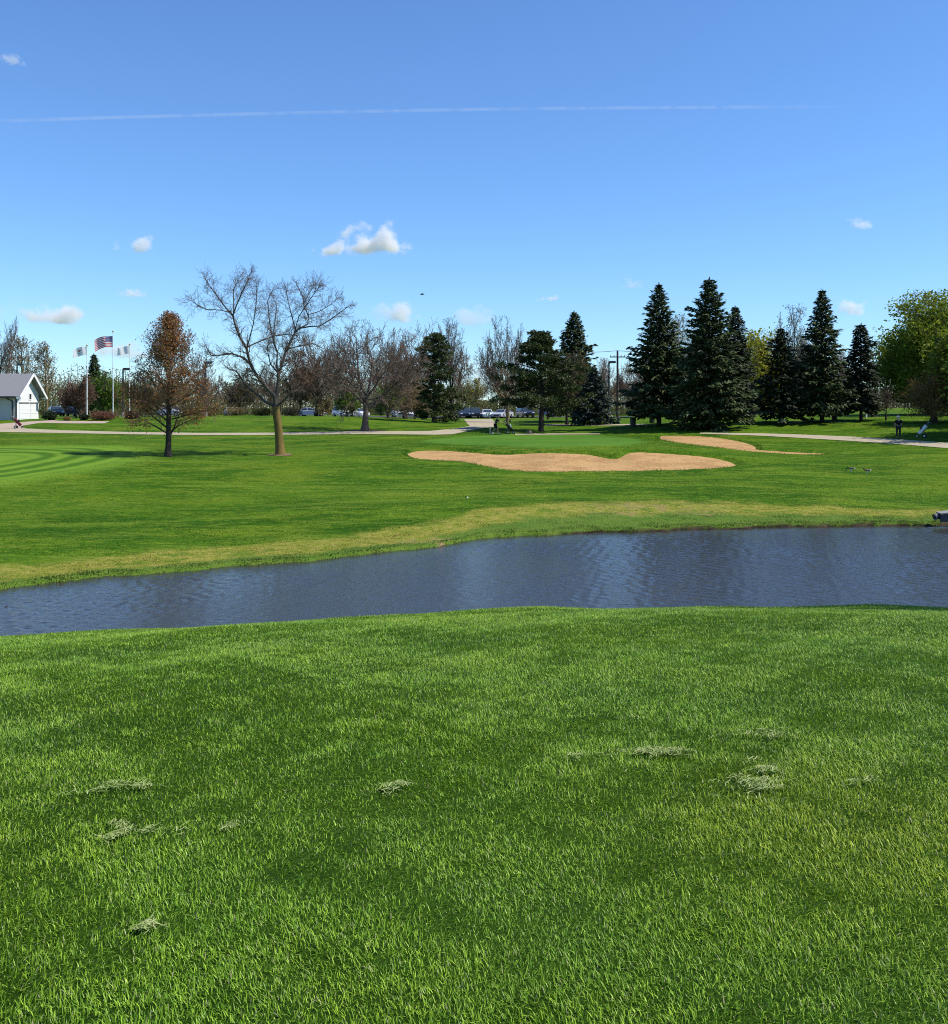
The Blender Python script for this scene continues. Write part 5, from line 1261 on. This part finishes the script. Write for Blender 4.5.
for i, (px, py, rx, ry, n, label) in enumerate(clips):
    x, y = fray(px, py); g = rng_(300+i); rx *= y/5.2; ry *= y/5.2*2.0
    n = int(n*.9); w_ = g.integers(0, 4, n); ox = g.normal(0, .55, (4,2)); sp_ = g.uniform(.10, .42, 4)
    q = ox[w_]+g.normal(0, 1, (n,2))*sp_[w_][:,None]; k_ = g.random(n) < .2; q[k_] *= 1.9; X = x+q[:,0]*rx; Y = y+q[:,1]*ry; m = MB(); k = 4
    for j in range(n):
        a = g.uniform(0, PI); L_ = g.uniform(.02, .060); hgt = .014+.010*math.exp(-8*((q[j]-ox[w_[j]])**2).sum())*(g.random())
        d = np.array((math.cos(a), math.sin(a)*.7, 0))*L_*.5; c0 = np.array((X[j], Y[j], fore(X[j:j+1], Y[j:j+1])[0]+hgt+.008)); bw = np.array((-math.sin(a), math.cos(a), .3))*g.uniform(.0008,.0018)
        arch = np.array((g.normal(0,.008), g.normal(0,.008), .002+.006*g.random()))
        V = [c0-d-bw, c0-d+bw, c0+arch-bw, c0+arch+bw, c0+d-bw*.4+(0,0,-.006), c0+d+bw*.4+(0,0,-.006)]; m.add(V, [(0,2,3,1),(2,4,5,3)])
    tag(m.build('grass_clippings', clip_m), label, 'grass clippings', 'heaps of dry grass clippings', 'stuff')

# ------------------------------------------------------------------ clouds and contrail, real volumes far away
def cloud(px, py, hw, hh, dens, label, Yd=3000.0, seed=0, name='cloud'):
    c = ((px-CX)/F*Yd, Yd, top(py, Yd)); sx, sz = hw*Yd/F, hh*Yd/F
    m = MB(); m.ball((0,0,0), (sx*1.5, sx*1.1, sz*1.6), 24, 16)
    t = NT('cloud_vapour'); t.t.nodes.remove([n for n in t.t.nodes if n.type == 'OUTPUT_MATERIAL'][0]); t.out = t.n('ShaderNodeOutputMaterial')
    o_ = t.obj(); mp = t.n('ShaderNodeMapping'); mp.inputs['Scale'].default_value = (1/(sx*1.45), 1/(sx*1.05), 1/(sz*1.55)); t.l(o_, mp.inputs['Vector'])
    ln = t.n('ShaderNodeVectorMath', operation='LENGTH'); t.l(mp.outputs[0], ln.inputs[0])
    mp2 = t.n('ShaderNodeMapping'); mp2.inputs['Location'].default_value = (seed*3.7, seed*1.3, 0); mp2.inputs['Scale'].default_value = (1/sz,)*3; t.l(o_, mp2.inputs['Vector'])
    nz = t.noise(mp2.outputs[0], .75, 5, .58)
    sp = t.n('ShaderNodeSeparateXYZ'); t.l(mp.outputs[0], sp.inputs[0])
    flat = t.math('MULTIPLY', t.ramp(sp.outputs[2], -.15, -.7), .5)
    v = t.math('SUBTRACT', t.math('ADD', t.math('MULTIPLY', nz, 2.0), -.62), t.math('ADD', t.math('MULTIPLY', ln.outputs['Value'], .85), flat))
    d = t.math('MULTIPLY', t.ramp(v, 0, .35), dens/sz)
    pv = t.n('ShaderNodeVolumePrincipled'); pv.inputs['Color'].default_value = (1.0,.975,.97,1); t.l(d, pv.inputs['Density']); pv.inputs['Anisotropy'].default_value = .1
    t.l(pv.outputs[0], t.out.inputs['Volume'])
    o = m.build(name, t.m, smooth=True); o.location = c; tag(o, label, 'cloud', 'small fair weather clouds', 'stuff')
    return o
for i, (px, py, hw, hh, de, lb) in enumerate([
  (376,244,30,13,1.6,'brightest small cloud, right of its faint companion'),(334,250,17,8,.9,'fainter cloud just left of the brightest cloud'),(138,246,16,9,.7,'small soft cloud above the reddish tree'),
  (58,316,34,11,.9,'flat white cloud above the clubhouse'),(393,315,20,11,.8,'white cloud peeping over the bare trees'),(470,317,24,11,.4,'pinkish faint cloud over the tree tops in the middle'),
  (852,310,15,8,.7,'small cloud right of the long-tipped spruce'),(864,224,12,6,.4,'faint wisp high above the right spruces'),(12,60,10,6,.4,'faint wisp in the top left corner'),(550,299,10,3.5,.4,'faint grey wisp above the pointed spruce'),
  (133,294,13,4,.4,'faint wisp left of the big bare tree'),(488,376,20,11,.5,'pale low cloud in the gap over the parked cars'),(632,286,8,6,.3,'faint wisp left of the tallest spruces'),(118,352,30,9,.5,'pale low cloud behind the flags')]):
    cloud(px, py, hw*1.5, hh*1.4, de*1.6, lb, 3000+i*37, i+1)
Yd = 9000.0; A = np.array(((-20-CX)/F*Yd, Yd, top(121.5, Yd))); B = np.array(((905-CX)/F*Yd*1.08, Yd*1.08, top(107, Yd*1.08))); s = np.linspace(0, 1, 30)[:,None]
pts = A+(B-A)*s+np.array((0,0,1))*(40*np.sin(s*PI)); m = MB(); m.tube(pts, 17, 10)
t = NT('contrail_vapour'); o_ = t.obj(); nz = t.noise(o_, .004, 4, .6); sp = t.n('ShaderNodeSeparateXYZ'); t.l(o_, sp.inputs[0])
fade = t.math('MULTIPLY', t.ramp(sp.outputs[0], 4000, 2200), t.ramp(nz, .28, .62)); pv = t.n('ShaderNodeVolumePrincipled'); pv.inputs['Color'].default_value = (1,1,1,1)
t.l(t.math('MULTIPLY', fade, .0055), pv.inputs['Density']); t.l(pv.outputs[0], t.out.inputs['Volume'])
tag(m.build('contrail', t.m), 'thin white aeroplane contrail stretched across the sky', 'contrail', kind='stuff')
